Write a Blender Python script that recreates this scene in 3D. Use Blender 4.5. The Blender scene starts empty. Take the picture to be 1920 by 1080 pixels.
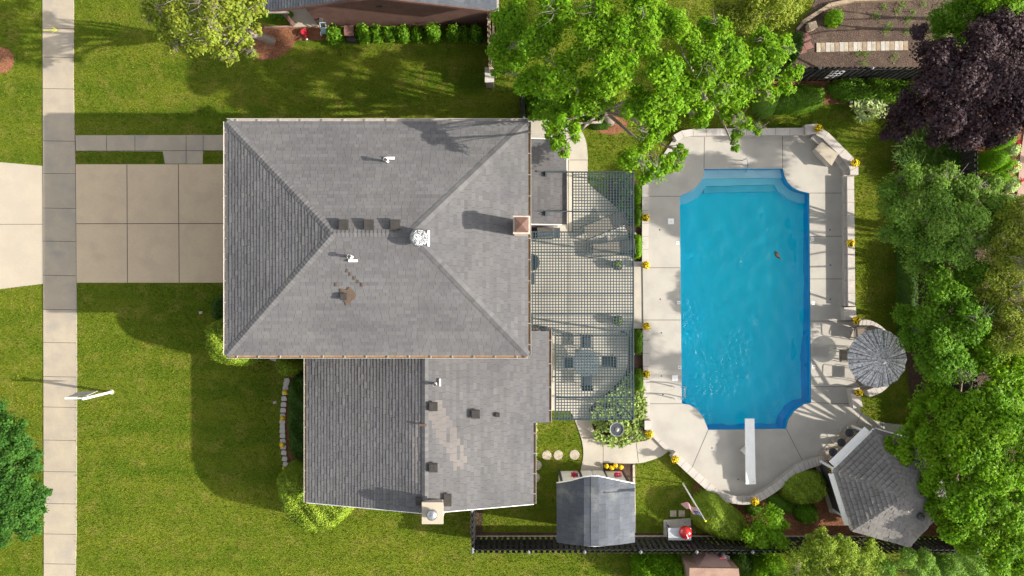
import bpy, math, random
import numpy as np
from mathutils import Vector, Matrix
from mathutils.geometry import tessellate_polygon

R = math.radians
H = 32.4                      # camera height over the lawn, metres
SUN_EL, SUN_AZ = 26.8, 98.5   # elevation; azimuth clockwise from north

# ------------------------------------------------------------------ camera, sky, sun, exposure
sc = bpy.context.scene
cam_d = bpy.data.cameras.new('camera'); cam = bpy.data.objects.new('camera', cam_d)
sc.collection.objects.link(cam); cam.location = (0, 0, H); cam.rotation_euler = (0, 0, 0)
cam_d.sensor_width = 36; cam_d.lens = 36 * H / 48.0; cam_d.clip_end = 2000
sc.camera = cam
world = bpy.data.worlds.new('World'); sc.world = world; world.use_nodes = True
wn = world.node_tree
bg = wn.nodes['Background']
sky = wn.nodes.new('ShaderNodeTexSky'); sky.sky_type = 'NISHITA'; sky.sun_disc = False
sky.sun_elevation = R(SUN_EL); sky.sun_rotation = R(SUN_AZ); sky.air_density = 1.0; sky.dust_density = 2.5; sky.ozone_density = 0.6
hs = wn.nodes.new('ShaderNodeHueSaturation'); hs.inputs['Saturation'].default_value = 0.22
wn.links.new(sky.outputs[0], hs.inputs['Color']); wn.links.new(hs.outputs[0], bg.inputs[0]); bg.inputs[1].default_value = 0.135
sd = bpy.data.lights.new('sun', 'SUN'); sd.energy = 4.3; sd.angle = R(0.5); sd.color = (1.0, 0.93, 0.82)
sun = bpy.data.objects.new('sun', sd); sc.collection.objects.link(sun)
tosun = Vector((math.cos(R(SUN_EL)) * math.sin(R(SUN_AZ)), math.cos(R(SUN_EL)) * math.cos(R(SUN_AZ)), math.sin(R(SUN_EL))))
sun.rotation_euler = (-tosun).to_track_quat('-Z', 'Y').to_euler(); sun.location = (20, -5, 30)
vs = sc.view_settings; vs.view_transform = 'Standard'; vs.look = 'None'; vs.exposure = 1.2; vs.gamma = 1; vs.use_curve_mapping = False

random.seed(4); rng = np.random.default_rng(7)

def P(x, y, h=0.0):
    """a point seen at reference position x, y that stands h metres over the lawn"""
    k = (H - h) / H / 40.0
    return Vector(((x - 960) * k, (540 - y) * k, h))
def PX(pts, h=0.0): return [P(x, y, h) for x, y in pts]

# ------------------------------------------------------------------ materials
def srgb(r, g, b):
    f = lambda c: ((c / 255 + .055) / 1.055) ** 2.4 if c > 10 else c / 255 / 12.92
    return (f(r), f(g), f(b))
def mat(name, c1, c2=None, s1=0.5, s2=30, var=0.25, rough=0.85, bump=0.2, bdist=0.01, tint=False, spec=0.3, metal=0.0,
        trans=0.0, stretch=None, c3=None, s3=3.0, coat=0.0):
    m = bpy.data.materials.new(name); m.use_nodes = True; nt = m.node_tree; N = nt.nodes; L = nt.links
    b = N['Principled BSDF']; out = N['Material Output']
    b.inputs['Roughness'].default_value = rough; b.inputs['Metallic'].default_value = metal
    b.inputs['Specular IOR Level'].default_value = spec
    b.inputs['Coat Weight'].default_value = coat
    c2 = c2 or tuple(x * .85 for x in c1)
    tc = N.new('ShaderNodeTexCoord'); vec = tc.outputs['Object']
    if stretch:
        mp = N.new('ShaderNodeMapping'); mp.inputs['Scale'].default_value = stretch
        L.new(vec, mp.inputs[0]); vec2 = mp.outputs[0]
    else: vec2 = vec
    n1 = N.new('ShaderNodeTexNoise'); n1.inputs['Scale'].default_value = s1; n1.inputs['Detail'].default_value = 5; n1.inputs['Roughness'].default_value = .6
    L.new(vec2, n1.inputs[0])
    r1 = N.new('ShaderNodeMapRange'); r1.inputs[1].default_value = .34; r1.inputs[2].default_value = .66; L.new(n1.outputs[0], r1.inputs[0])
    mx = N.new('ShaderNodeMix'); mx.data_type = 'RGBA'; L.new(r1.outputs[0], mx.inputs[0])
    mx.inputs[6].default_value = (*c1, 1); mx.inputs[7].default_value = (*c2, 1); col = mx.outputs[2]
    if c3:
        n3 = N.new('ShaderNodeTexNoise'); n3.inputs['Scale'].default_value = s3; n3.inputs['Detail'].default_value = 6; L.new(vec, n3.inputs[0])
        r3 = N.new('ShaderNodeMapRange'); r3.inputs[1].default_value = .5; r3.inputs[2].default_value = .72; L.new(n3.outputs[0], r3.inputs[0])
        m3 = N.new('ShaderNodeMix'); m3.data_type = 'RGBA'; L.new(r3.outputs[0], m3.inputs[0]); L.new(col, m3.inputs[6]); m3.inputs[7].default_value = (*c3, 1); col = m3.outputs[2]
    n2 = N.new('ShaderNodeTexNoise'); n2.inputs['Scale'].default_value = s2; n2.inputs['Detail'].default_value = 3; L.new(vec, n2.inputs[0])
    r2 = N.new('ShaderNodeMapRange'); r2.inputs[1].default_value = .3; r2.inputs[2].default_value = .7
    r2.inputs[3].default_value = 1 - var; r2.inputs[4].default_value = 1 + var; L.new(n2.outputs[0], r2.inputs[0])
    m2 = N.new('ShaderNodeVectorMath'); m2.operation = 'SCALE'; L.new(col, m2.inputs[0]); L.new(r2.outputs[0], m2.inputs['Scale']); col = m2.outputs[0]
    if tint:
        at = N.new('ShaderNodeAttribute'); at.attribute_name = 'tint'
        mt = N.new('ShaderNodeVectorMath'); mt.operation = 'MULTIPLY'; L.new(col, mt.inputs[0]); L.new(at.outputs['Color'], mt.inputs[1]); col = mt.outputs[0]
    L.new(col, b.inputs['Base Color'])
    if bump:
        bp = N.new('ShaderNodeBump'); bp.inputs['Strength'].default_value = bump; bp.inputs['Distance'].default_value = bdist
        L.new(n2.outputs[0], bp.inputs['Height']); L.new(bp.outputs[0], b.inputs['Normal'])
    if trans:
        tr = N.new('ShaderNodeBsdfTranslucent'); L.new(col, tr.inputs['Color'])
        tv = N.new('ShaderNodeVectorMath'); tv.operation = 'MULTIPLY'; L.new(col, tv.inputs[0]); tv.inputs[1].default_value = (1.6, 1.7, .7); L.new(tv.outputs[0], tr.inputs['Color'])
        ms = N.new('ShaderNodeMixShader'); ms.inputs[0].default_value = trans
        L.new(b.outputs[0], ms.inputs[1]); L.new(tr.outputs[0], ms.inputs[2]); L.new(ms.outputs[0], out.inputs['Surface'])
    m['nt'] = 1
    return m

M = {}
M['lawn'] = mat('lawn', (.060, .102, .007), (.122, .146, .014), s1=.4, s2=24, var=.45, rough=.95, bump=.9, bdist=.05, spec=.05, c3=(.150, .150, .026), s3=1.3, stretch=(.25, 2.2, 1))
M['blade'] = mat('grass_blade', (.060, .110, .007), (.134, .163, .016), s1=.5, s2=7, var=.3, rough=.8, bump=0, spec=.06, tint=True, trans=.3)
M['concrete_beige'] = mat('concrete_beige', (.48, .38, .26), (.45, .355, .245), s1=.8, s2=45, var=.10, rough=.9, bump=.15, c3=(.42, .33, .232), s3=1.1)
M['concrete_cream'] = mat('concrete_cream', (.385, .335, .262), (.35, .305, .24), s1=.8, s2=45, var=.07, rough=.9, bump=.15, c3=(.35, .31, .25), s3=1.1)
M['concrete_walk'] = mat('concrete_walk', (.345, .295, .222), (.29, .25, .195), s1=1.1, s2=45, var=.11, rough=.9, bump=.15, c3=(.255, .23, .195), s3=1.0)
M['deck'] = mat('deck', (.385, .360, .318), (.34, .320, .288), s1=.9, s2=40, var=.07, rough=.88, bump=.12, c3=(.32, .30, .27), s3=.9)
M['joint'] = mat('joint', (.07, .06, .05), rough=1, var=.3)
M['cap'] = mat('stone_cap', (.45, .41, .37), (.38, .35, .325), s1=2.5, s2=40, var=.12, rough=.9, bump=.3)
M['stone'] = mat('stone', (.44, .41, .37), (.34, .32, .29), s1=3, s2=40, var=.2, rough=.9, bump=.5)
M['paver'] = mat('paver', (.42, .37, .29), (.30, .26, .21), s1=4, s2=40, var=.2, rough=.95, bump=.4)
M['mulch'] = mat('mulch', (.25, .105, .05), (.15, .062, .033), s1=1.5, s2=38, var=.65, rough=1, bump=1, bdist=.05, c3=(.26, .13, .075), s3=14)
M['mulch_dark'] = mat('mulch_dark', (.085, .05, .035), (.05, .03, .022), s1=1.5, s2=35, var=.7, rough=1, bump=1, bdist=.05)
M['soil'] = mat('soil', (.10, .066, .05), (.07, .048, .037), s1=1, s2=30, var=.5, rough=1, bump=1, bdist=.05, c3=(.13, .095, .065), s3=2.3)
M['shingle'] = mat('shingle', (.130, .127, .127), (.102, .100, .104), s1=.35, s2=60, var=.14, rough=.95, bump=.35, tint=True, spec=.15)
M['shingle_dark'] = mat('shingle_dark', (.085, .094, .108), (.065, .073, .086), s1=.7, s2=55, var=.2, rough=.95, bump=.35, tint=True, spec=.15, c3=(.13, .135, .14), s3=1.5)
M['underlay'] = mat('underlay', (.025, .025, .028), rough=1)
M['brick'] = mat('brick_wall', (.16, .085, .065), (.12, .065, .055), s1=2, s2=35, var=.3, rough=.95, bump=.3)
M['cream_wall'] = mat('cream_wall', (.62, .58, .5), rough=.8, s2=20, var=.06)
M['white'] = mat('white_paint', (.78, .77, .75), (.72, .71, .69), s1=3, s2=30, var=.05, rough=.5, bump=.05)
M['gutter'] = mat('gutter_paint', (.36, .33, .30), (.28, .25, .22), s1=4, s2=25, var=.15, rough=.6)
M['debris'] = mat('gutter_debris', (.22, .13, .06), (.30, .19, .10), s1=5, s2=50, var=.5, rough=1)
M['dark_metal'] = mat('dark_metal', (.035, .034, .034), (.055, .052, .05), s1=5, s2=40, var=.25, rough=.6, spec=.4)
M['vent_brown'] = mat('vent_brown', (.045, .04, .036), (.03, .028, .026), s1=4, s2=40, var=.2, rough=.7)
M['steel'] = mat('steel', (.62, .63, .65), rough=.18, metal=1.0, s2=20, var=.05, bump=.03)
M['galv'] = mat('galvanised', (.55, .56, .58), (.35, .35, .37), s1=12, s2=60, var=.2, rough=.3, metal=.9)
M['pergola'] = mat('pergola_paint', (.035, .062, .072), (.028, .048, .058), s1=3, s2=40, var=.12, rough=.6)
M['pergola_joist'] = mat('pergola_joist', (.05, .07, .08), rough=.6)
M['fence'] = mat('black_fence', (.018, .018, .02), (.032, .03, .03), s1=4, s2=30, var=.35, rough=.7)
M['post_cap'] = mat('post_cap', (.16, .17, .18), rough=.5)
M['wood'] = mat('weathered_wood', (.33, .25, .17), (.22, .17, .12), s1=5, s2=40, var=.3, rough=.9, bump=.4)
M['bark'] = mat('bark', (.20, .155, .105), (.12, .095, .07), s1=6, s2=30, var=.35, rough=1, bump=.9, bdist=.04)
M['twig'] = mat('grey_twig', (.24, .20, .17), (.17, .14, .12), s1=5, s2=40, var=.2, rough=.9)
M['plaster'] = mat('pool_plaster', (.74, .90, .97), (.70, .88, .96), s1=.5, s2=30, var=.04, rough=.9, bump=0)
M['pool_depth_tint'] = mat('pool_depth_tint', (.015, .82, .99), (.015, .78, .985), s1=.35, s2=30, var=.03, rough=.9, bump=0)  # water's loss of red light with depth put into the floor colour
M['pool_wall'] = mat('pool_wall_shade', (.015, .50, .93), rough=.9, var=.03, bump=0)  # shade on the upright walls put into a deeper blue than the floor
M['step_depth_tint'] = mat('step_depth_tint', (.34, .84, .96), (.32, .82, .95), s1=.5, s2=30, var=.03, rough=.9, bump=0)  # light lost in shallow water put into this paler step colour
M['step_depth_tint2'] = mat('step_depth_tint_deep', (.16, .80, .95), rough=.9, var=.03, bump=0)  # lower step: more of the water's light loss put into the colour
M['terracotta'] = mat('dark_pot', (.16, .06, .06), rough=.7)
M['mesh_fabric'] = mat('mesh_fabric', (.13, .115, .10), (.10, .09, .08), s1=4, s2=80, var=.2, rough=.9)
M['chair_dark'] = mat('chair_dark', (.045, .05, .06), rough=.7, s2=60, var=.2)
M['tan_fabric'] = mat('tan_fabric', (.20, .165, .13), rough=.95, s2=60, var=.2)
M['red'] = mat('red_enamel', (.52, .016, .018), (.42, .012, .014), s1=3, s2=20, var=.08, rough=.22, spec=.5, coat=.5)
M['red_plastic'] = mat('red_plastic', (.55, .03, .05), rough=.4)
M['blue_plastic'] = mat('blue_plastic', (.30, .42, .47), rough=.5)
M['aluminium'] = mat('aluminium_top', (.50, .52, .55), (.42, .44, .47), s1=2, s2=30, var=.06, rough=.4, metal=.4)
M['yellow'] = mat('yellow_bloom', (.88, .70, .012), (.85, .60, .01), s1=12, s2=50, var=.2, rough=.6, bump=0, tint=True, trans=.2)
M['pink_flower'] = mat('pink_bloom', (.55, .03, .09), rough=.6)
M['copper'] = mat('copper_cap', (.15, .085, .065), (.11, .065, .05), s1=4, s2=30, var=.15, rough=.6, metal=.2)
M['chimney'] = mat('chimney_stone', (.55, .47, .39), (.42, .35, .29), s1=6, s2=40, var=.15, rough=.9)
M['pinkish'] = mat('pinkish_roof', (.36, .235, .205), (.30, .19, .165), s1=2, s2=40, var=.15, rough=.9)
M['brownish'] = mat('brownish_roof', (.23, .14, .105), (.30, .20, .15), s1=2.5, s2=40, var=.25, rough=.9)
M['duck'] = mat('duck_feathers', (.055, .035, .022), (.10, .07, .045), s1=20, s2=80, var=.4, rough=.8)
M['duck_wing'] = mat('duck_wing', (.03, .022, .018), rough=.8, s2=80, var=.5)
M['duck_bill'] = mat('duck_bill', (.25, .13, .03), rough=.5)
M['water_still'] = mat('still_water', (.05, .06, .07), rough=.05, spec=.6, var=.1)
M['stain'] = mat('roof_stain', (.085, .058, .042), (.11, .078, .06), s1=6, s2=50, var=.25, rough=1)
M['yellow_paint'] = mat('yellow_paint', (.72, .72, .05), rough=.9, var=.2)
M['white_flag'] = mat('flag_white', (.75, .74, .74), rough=.8)
M['red_flag'] = mat('flag_red', (.5, .03, .05), rough=.8)
M['blue_flag'] = mat('flag_blue', (.03, .05, .22), rough=.8)
M['ink'] = mat('black_ink', (.02, .025, .05), rough=.7)
M['red_slab'] = mat('red_slab', (.24, .12, .10), (.18, .09, .08), s1=2, s2=40, var=.25, rough=.95)
def leafmat(name, c1, c2, trans=.35, s1=1.0): return mat(name, c1, c2, s1=s1, s2=6, var=.15, rough=.6, bump=0, tint=True, spec=.14, trans=trans)
M['leaf_bright'] = leafmat('leaf_bright', (.105, .235, .006), (.155, .285, .010))
M['leaf_mid'] = leafmat('leaf_mid', (.085, .20, .010), (.125, .245, .016))
M['leaf_deep'] = leafmat('leaf_deep', (.035, .11, .016), (.06, .15, .022))
M['leaf_olive'] = leafmat('leaf_olive', (.16, .215, .022), (.22, .26, .032))
M['leaf_grey'] = leafmat('leaf_grey', (.12, .235, .028), (.18, .29, .05))
M['leaf_purple'] = leafmat('leaf_purple', (.030, .014, .018), (.060, .038, .044), trans=.08)
M['leaf_hedge'] = leafmat('leaf_hedge', (.07, .16, .010), (.11, .20, .014), trans=.2)
M['leaf_lime'] = leafmat('leaf_lime', (.15, .23, .018), (.20, .27, .026), trans=.2)
M['leaf_dark_hedge'] = leafmat('leaf_dark_hedge', (.03, .075, .008), (.05, .105, .010), trans=.15)
M['leaf_cream'] = leafmat('leaf_cream', (.24, .36, .10), (.55, .60, .32), trans=.2, s1=14)
M['leaf_hosta'] = leafmat('leaf_hosta', (.09, .19, .02), (.36, .42, .14), trans=.2, s1=12)
M['leaf_grass'] = leafmat('leaf_long', (.05, .115, .012), (.085, .16, .02), trans=.25)

# ------------------------------------------------------------------ object helpers
C = sc.collection
OFF = {}
def tag(o, label=None, cat=None, group=None, kind=None):
    if label: o['label'] = label
    if cat: o['category'] = cat
    if group: o['group'] = group
    if kind: o['kind'] = kind
    return o
def thing(name, label, cat, loc=(0, 0, 0), group=None):
    o = bpy.data.objects.new(name, None); C.objects.link(o); o.location = loc; o.empty_display_size = .2
    OFF[o.name] = Vector(loc)
    return tag(o, label, cat, group)
def link(name, me, parent=None):
    o = bpy.data.objects.new(name, me); C.objects.link(o)
    if parent is not None: o.parent = parent
    OFF[o.name] = OFF.get(parent.name, Vector((0, 0, 0))) if parent is not None else Vector((0, 0, 0))
    return o
class MB:
    def __init__(s): s.v = []; s.f = []; s.m = []; s.t = []; s.mats = []
    def mi(s, m):
        if m not in s.mats: s.mats.append(m)
        return s.mats.index(m)
    def add(s, vs, fs, m=None, tint=(1, 1, 1)):
        n = len(s.v); s.v += [tuple(v) for v in vs]; k = s.mi(m) if m else 0
        for f in fs: s.f.append([i + n for i in f]); s.m.append(k); s.t.append(tint)
    def prism(s, pts, z0, z1, m=None, holes=(), bottom=True):
        """flat-topped prism over a plan polygon (with holes)"""
        loops = [list(pts)] + [list(h) for h in holes]
        flat = [v for lp in loops for v in lp]
        tris = tessellate_polygon([[Vector((v[0], v[1], 0)) for v in lp] for lp in loops])
        top = [(v[0], v[1], z1) for v in flat]; bot = [(v[0], v[1], z0) for v in flat]; n = len(flat); fs = []
        def up(t):
            a, b, c = [Vector(flat[i][:2]) for i in t]
            return (b - a).cross(c - a) > 0
        for t in tris:
            t = list(t) if up(t) else list(t)[::-1]
            fs.append(t)
            if bottom: fs.append([i + n for i in t[::-1]])
        st = 0
        for li, lp in enumerate(loops):
            k = len(lp); ar = sum(lp[i][0] * lp[(i + 1) % k][1] - lp[(i + 1) % k][0] * lp[i][1] for i in range(k))
            ccw = (ar > 0) == (li == 0)
            for i in range(k):
                a, b = st + i, st + (i + 1) % k
                fs.append([a + n, b + n, b, a] if ccw else [b + n, a + n, a, b])
            st += k
        s.add(top + bot, fs, m)
    def box(s, c, size, rz=0, m=None, tint=(1, 1, 1)):
        x, y, z = [a / 2 for a in size]; cs, sn = math.cos(rz), math.sin(rz); vs = []
        for dz in (-z, z):
            for dx, dy in ((-x, -y), (x, -y), (x, y), (-x, y)):
                vs.append((c[0] + dx * cs - dy * sn, c[1] + dx * sn + dy * cs, c[2] + dz))
        s.add(vs, [[3, 2, 1, 0], [4, 5, 6, 7], [0, 1, 5, 4], [1, 2, 6, 5], [2, 3, 7, 6], [3, 0, 4, 7]], m, tint)
    def bar(s, a, b, w, h, m=None):
        """rectangular bar between two points"""
        a, b = Vector(a), Vector(b); d = (b - a).normalized()
        up = Vector((0, 0, 1)) if abs(d.z) < .95 else Vector((0, 1, 0))
        sd_ = d.cross(up).normalized(); u = sd_.cross(d).normalized(); vs = []
        for p in (a, b):
            for i, j in ((-1, -1), (1, -1), (1, 1), (-1, 1)): vs.append(p + sd_ * (i * w / 2) + u * (j * h / 2))
        s.add(vs, [[0, 1, 2, 3], [7, 6, 5, 4], [0, 4, 5, 1], [1, 5, 6, 2], [2, 6, 7, 3], [3, 7, 4, 0]], m)
    def tube(s, pts, rad, n=8, m=None, cap=True, flat=1.0):
        pts = [Vector(p) for p in pts]; k = len(pts)
        if not hasattr(rad, '__len__'): rad = [rad] * k
        vs = []; fs = []; prev = None
        for i, p in enumerate(pts):
            d = (pts[min(i + 1, k - 1)] - pts[max(i - 1, 0)]).normalized()
            a = Vector((0, 0, 1)) if abs(d.z) < .9 else Vector((1, 0, 0))
            if prev is not None: a = prev
            x = (a - d * a.dot(d)).normalized(); prev = x; y = d.cross(x)
            for j in range(n):
                t = 2 * math.pi * j / n; vs.append(p + x * math.cos(t) * rad[i] * flat + y * math.sin(t) * rad[i])
        for i in range(k - 1):
            for j in range(n):
                a = i * n + j; b = i * n + (j + 1) % n; fs.append([a, b, b + n, a + n])
        if cap: fs.append(list(range(n))[::-1]); fs.append([(k - 1) * n + j for j in range(n)])
        s.add(vs, fs, m)
    def lathe(s, prof, c=(0, 0, 0), n=20, m=None, wave=0, nw=0):
        vs = []; fs = []
        for i, (r, z) in enumerate(prof):
            for j in range(n):
                t = 2 * math.pi * j / n; rr = r * (1 + wave * math.cos(nw * t)); vs.append((c[0] + rr * math.cos(t), c[1] + rr * math.sin(t), c[2] + z))
        for i in range(len(prof) - 1):
            for j in range(n):
                a = i * n + j; b = i * n + (j + 1) % n; fs.append([a, b, b + n, a + n])
        fs.append(list(range(n))[::-1]); fs.append([(len(prof) - 1) * n + j for j in range(n)])
        s.add(vs, fs, m)
    def ball(s, c, r, n=14, m=None, sz=None):
        rz = sz or r
        s.lathe([(max(r * math.sin(math.pi * i / 8), .002), -rz * math.cos(math.pi * i / 8)) for i in range(9)], c, n, m)
    def strip(s, a, b, w, z, m):
        """thin joint strip laid on a surface"""
        a, b = Vector((a[0], a[1], 0)), Vector((b[0], b[1], 0)); d = (b - a).normalized(); q = Vector((-d.y, d.x, 0)) * w / 2
        vs = [(*(p)[:2], z) for p in (a - q, b - q, b + q, a + q)]; s.add(vs, [[0, 1, 2, 3]], m)
    def build(s, name, m=None, parent=None, smooth=False, kind=None):
        me = bpy.data.meshes.new(name)
        off = OFF.get(parent.name, Vector((0, 0, 0))) if parent is not None else Vector((0, 0, 0))
        me.from_pydata([(v[0] - off[0], v[1] - off[1], v[2] - off[2]) for v in s.v], [], s.f)
        mats = s.mats or [m]
        for x in mats: me.materials.append(M[x or m] if isinstance(x or m, str) else x)
        if len(mats) > 1: me.polygons.foreach_set('material_index', s.m)
        at = me.attributes.new('tint', 'FLOAT_COLOR', 'FACE')
        at.data.foreach_set('color', np.array([(*t, 1) for t in s.t], 'f').ravel())
        if smooth: me.polygons.foreach_set('use_smooth', [True] * len(me.polygons))
        me.update()
        o = link(name, me, parent)
        if kind: o['kind'] = kind
        return o
def one(name, label, cat, mb, m=None, group=None, loc=None, smooth=False):
    """a thing that is one mesh; its origin goes to its base"""
    loc = Vector(loc) if loc is not None else Vector((0, 0, 0))
    s = mb; s.v = [(v[0] - loc[0], v[1] - loc[1], v[2] - loc[2]) for v in s.v]
    o = s.build(name, m, None, smooth); o.location = loc; return tag(o, label, cat, group)
def copy_tree(o, parent=None):
    c = o.copy(); C.objects.link(c)
    if parent is not None: c.parent = parent
    for ch in list(o.children): copy_tree(ch, c)
    return c
def structure(name, mb, m=None): return mb.build(name, m, None, kind='structure')
def text_faces(mb, txt, c, size, rz, m):
    cu = bpy.data.curves.new('t', 'FONT'); cu.body = txt; cu.size = size; cu.align_x = 'CENTER'; cu.align_y = 'CENTER'
    o = bpy.data.objects.new('t', cu); me = bpy.data.meshes.new_from_object(o)
    cs, sn = math.cos(rz), math.sin(rz)
    mb.add([(c[0] + v.co.x * cs - v.co.y * sn, c[1] + v.co.x * sn + v.co.y * cs, c[2]) for v in me.vertices], [list(p.vertices) for p in me.polygons], m)
    bpy.data.objects.remove(o); bpy.data.curves.remove(cu); bpy.data.meshes.remove(me)
def arc(cx, cy, r, a0, a1, n=12, ry=None):
    ry = ry or r
    return [(cx + r * math.cos(R(a0 + (a1 - a0) * i / n)), cy - ry * math.sin(R(a0 + (a1 - a0) * i / n))) for i in range(n + 1)]
def smooth_px(pts, n=5, closed=False):
    """Catmull-Rom through plan points"""
    out = []; k = len(pts); rngi = range(k if closed else k - 1)
    g = lambda i: pts[i % k] if closed else pts[max(0, min(k - 1, i))]
    for i in rngi:
        p0, p1, p2, p3 = g(i - 1), g(i), g(i + 1), g(i + 2)
        for j in range(n):
            t = j / n
            out.append(tuple(.5 * ((2 * p1[a]) + (-p0[a] + p2[a]) * t + (2 * p0[a] - 5 * p1[a] + 4 * p2[a] - p3[a]) * t * t + (-p0[a] + 3 * p1[a] - 3 * p2[a] + p3[a]) * t ** 3) for a in (0, 1)))
    if not closed: out.append(tuple(pts[-1]))
    return out

# ------------------------------------------------------------------ foliage
def quads_mesh(name, V, tints, material, parent=None, extra=None):
    """V: (N,4,3) quads"""
    N_ = len(V); me = bpy.data.meshes.new(name)
    off = OFF.get(parent.name, Vector((0, 0, 0))) if parent is not None else Vector((0, 0, 0))
    verts = (V.reshape(-1, 3) - np.array(off)).astype('f'); nq = N_
    loops = np.arange(N_ * 4, dtype='i'); starts = np.arange(N_, dtype='i') * 4
    if extra is not None:
        ev, ef, et = extra; ev = (np.array(ev) - np.array(off)).astype('f'); ef = np.array(ef, dtype='i')
        loops = np.concatenate([loops, (ef + N_ * 4).ravel()]); starts = np.arange(N_ + len(ef), dtype='i') * 4
        verts = np.concatenate([verts, ev]); tints = np.concatenate([tints, np.tile(np.array(et, 'f'), (len(ef), 1))])
    me.vertices.add(len(verts)); me.vertices.foreach_set('co', verts.ravel())
    me.loops.add(len(loops)); me.loops.foreach_set('vertex_index', loops)
    me.polygons.add(len(starts)); me.polygons.foreach_set('loop_start', starts)
    me.update(calc_edges=True); me.materials.append(M[material])
    at = me.attributes.new('tint', 'FLOAT_COLOR', 'FACE')
    t4 = np.ones((len(starts), 4), 'f'); t4[:, :3] = tints; at.data.foreach_set('color', t4.ravel())
    return link(name, me, parent)
def norm(a): return a / np.maximum(np.linalg.norm(a, axis=1, keepdims=True), 1e-6)
def leaf_quads(c, n, L, W, axis=None):
    N_ = len(c); n = norm(n)
    a = rng.normal(size=(N_, 3)) if axis is None else axis
    a = norm(a - n * np.sum(a * n, 1, keepdims=True)); b = np.cross(n, a)
    l = (L * rng.uniform(.65, 1.3, N_))[:, None]; w = (W * rng.uniform(.7, 1.25, N_))[:, None]
    fold = n * w * rng.uniform(0, .35, N_)[:, None]
    return np.stack([c - a * l * .5, c + b * w * .5 + fold - a * l * .05, c + a * l * .5, c - b * w * .5 + fold - a * l * .05], 1)
def leaf_tints(N_, spread=.28, clump=None):
    t = rng.uniform(1 - spread, 1 + spread, (N_, 1)) * (clump if clump is not None else 1)
    y = rng.uniform(-.12, .16, (N_, 1))
    return np.concatenate([t * (1 + y), t, t * (1 - y)], 1)
def crown(name, blobs, material, parent, L=.13, W=.085, dens=330, sub=7, subr=.44, flat=.75, fill=.35):
    cs, ns, ts = [], [], []
    for (x, y, z, r) in blobs:
        k = max(4, int(sub * min(1.6, max(.7, r))))
        for i in range(k + 1):
            ga = i * 2.4 + rng.uniform(0, 6); zz = rng.uniform(-.15, 1) if i < k else 1; q = math.sqrt(max(0, 1 - zz * zz))
            rs = r * subr * rng.uniform(.75, 1.25); rr = r * .72
            if i == k: c0 = np.array([x, y, z]); rs = r * .62
            else: c0 = np.array([x + rr * q * math.cos(ga), y + rr * q * math.sin(ga), z + rr * zz * flat - .1 * r])
            m = int(dens * 2 * math.pi * rs * rs * .8) + 12
            d = norm(rng.normal(size=(m, 3))); d[:, 2] = np.where(d[:, 2] < -.25, -d[:, 2], d[:, 2])
            # ragged shell: leaves gather into sprays
            lump = 1 + .22 * np.sin(d[:, 0] * 9 + i) * np.cos(d[:, 1] * 8 + i * 2) + .12 * np.sin(d[:, 2] * 13 + d[:, 0] * 11)
            rad = rs * lump * (1 - np.abs(rng.normal(0, .22, m)))
            pos = c0 + d * rad[:, None] * np.array([1, 1, flat])
            nn = d * .65 + np.array([0, 0, .45]) + rng.normal(0, .38, (m, 3))
            cs.append(pos); ns.append(nn); ts.append(leaf_tints(m, .25, rng.uniform(.82, 1.18)))
        m = int(dens * r * r * 3.1 * fill)
        d = norm(rng.normal(size=(m, 3))) * rng.uniform(.2, 1, (m, 1)) ** .4 * r
        d[:, 2] *= flat * .8; cs.append(np.array([x, y, z - .15 * r]) + d); ns.append(rng.normal(0, .6, (m, 3)) + np.array([0, 0, .7])); ts.append(leaf_tints(m))
    c = np.concatenate(cs); n = np.concatenate(ns); t = np.concatenate(ts)
    return quads_mesh(name, leaf_quads(c, n, L, W), t, material, parent)
def trunk_mesh(base, blobs, r0, parent, material='bark', fork=.45, every=1, extra=(), wander=.25, build=True):
    mb = MB(); base = Vector(base)
    top = Vector(np.mean(np.array([b[:3] for b in blobs]), axis=0)); mid = base.lerp(top, fork); mid.z = base.z + (top.z - base.z) * (fork + .05)
    q = base.lerp(mid, .5) + Vector((.05, .03, 0))
    mb.tube([base - Vector((0, 0, .1)), base + Vector((0, 0, .15)), q, mid], [r0 * 1.35, r0 * 1.05, r0 * .85, r0 * .65], 10)
    for i, b in enumerate(blobs):
        if i % every: continue
        e = Vector(b[:3]) - Vector((0, 0, .1 * b[3])); s_ = q.lerp(mid, .3 + .7 * ((i * 37) % 10) / 10)
        p1 = s_.lerp(e, .4) + Vector((rng.uniform(-1, 1) * wander, rng.uniform(-1, 1) * wander, .3)); p2 = s_.lerp(e, .75) + Vector((rng.uniform(-1, 1), rng.uniform(-1, 1), .3)) * wander
        mb.tube([s_, p1, p2, e], [r0 * .38, r0 * .26, r0 * .15, r0 * .06], 6)
        for k in range(3):
            a = rng.uniform(0, 6.28); e2 = e + Vector((math.cos(a), math.sin(a), .3)) * b[3] * .8
            mb.tube([p2, p2.lerp(e2, .5) + Vector((0, 0, .08)), e2], [r0 * .1, r0 * .06, r0 * .025], 5)
    return mb.build('trunk', material, parent, smooth=True) if build else mb
def bl(lst):
    out = []
    for (x, y, h, r) in lst:
        p = P(x, y, h); out.append((p.x, p.y, p.z, r * (H - h) / H / 40))
    return out
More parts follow.
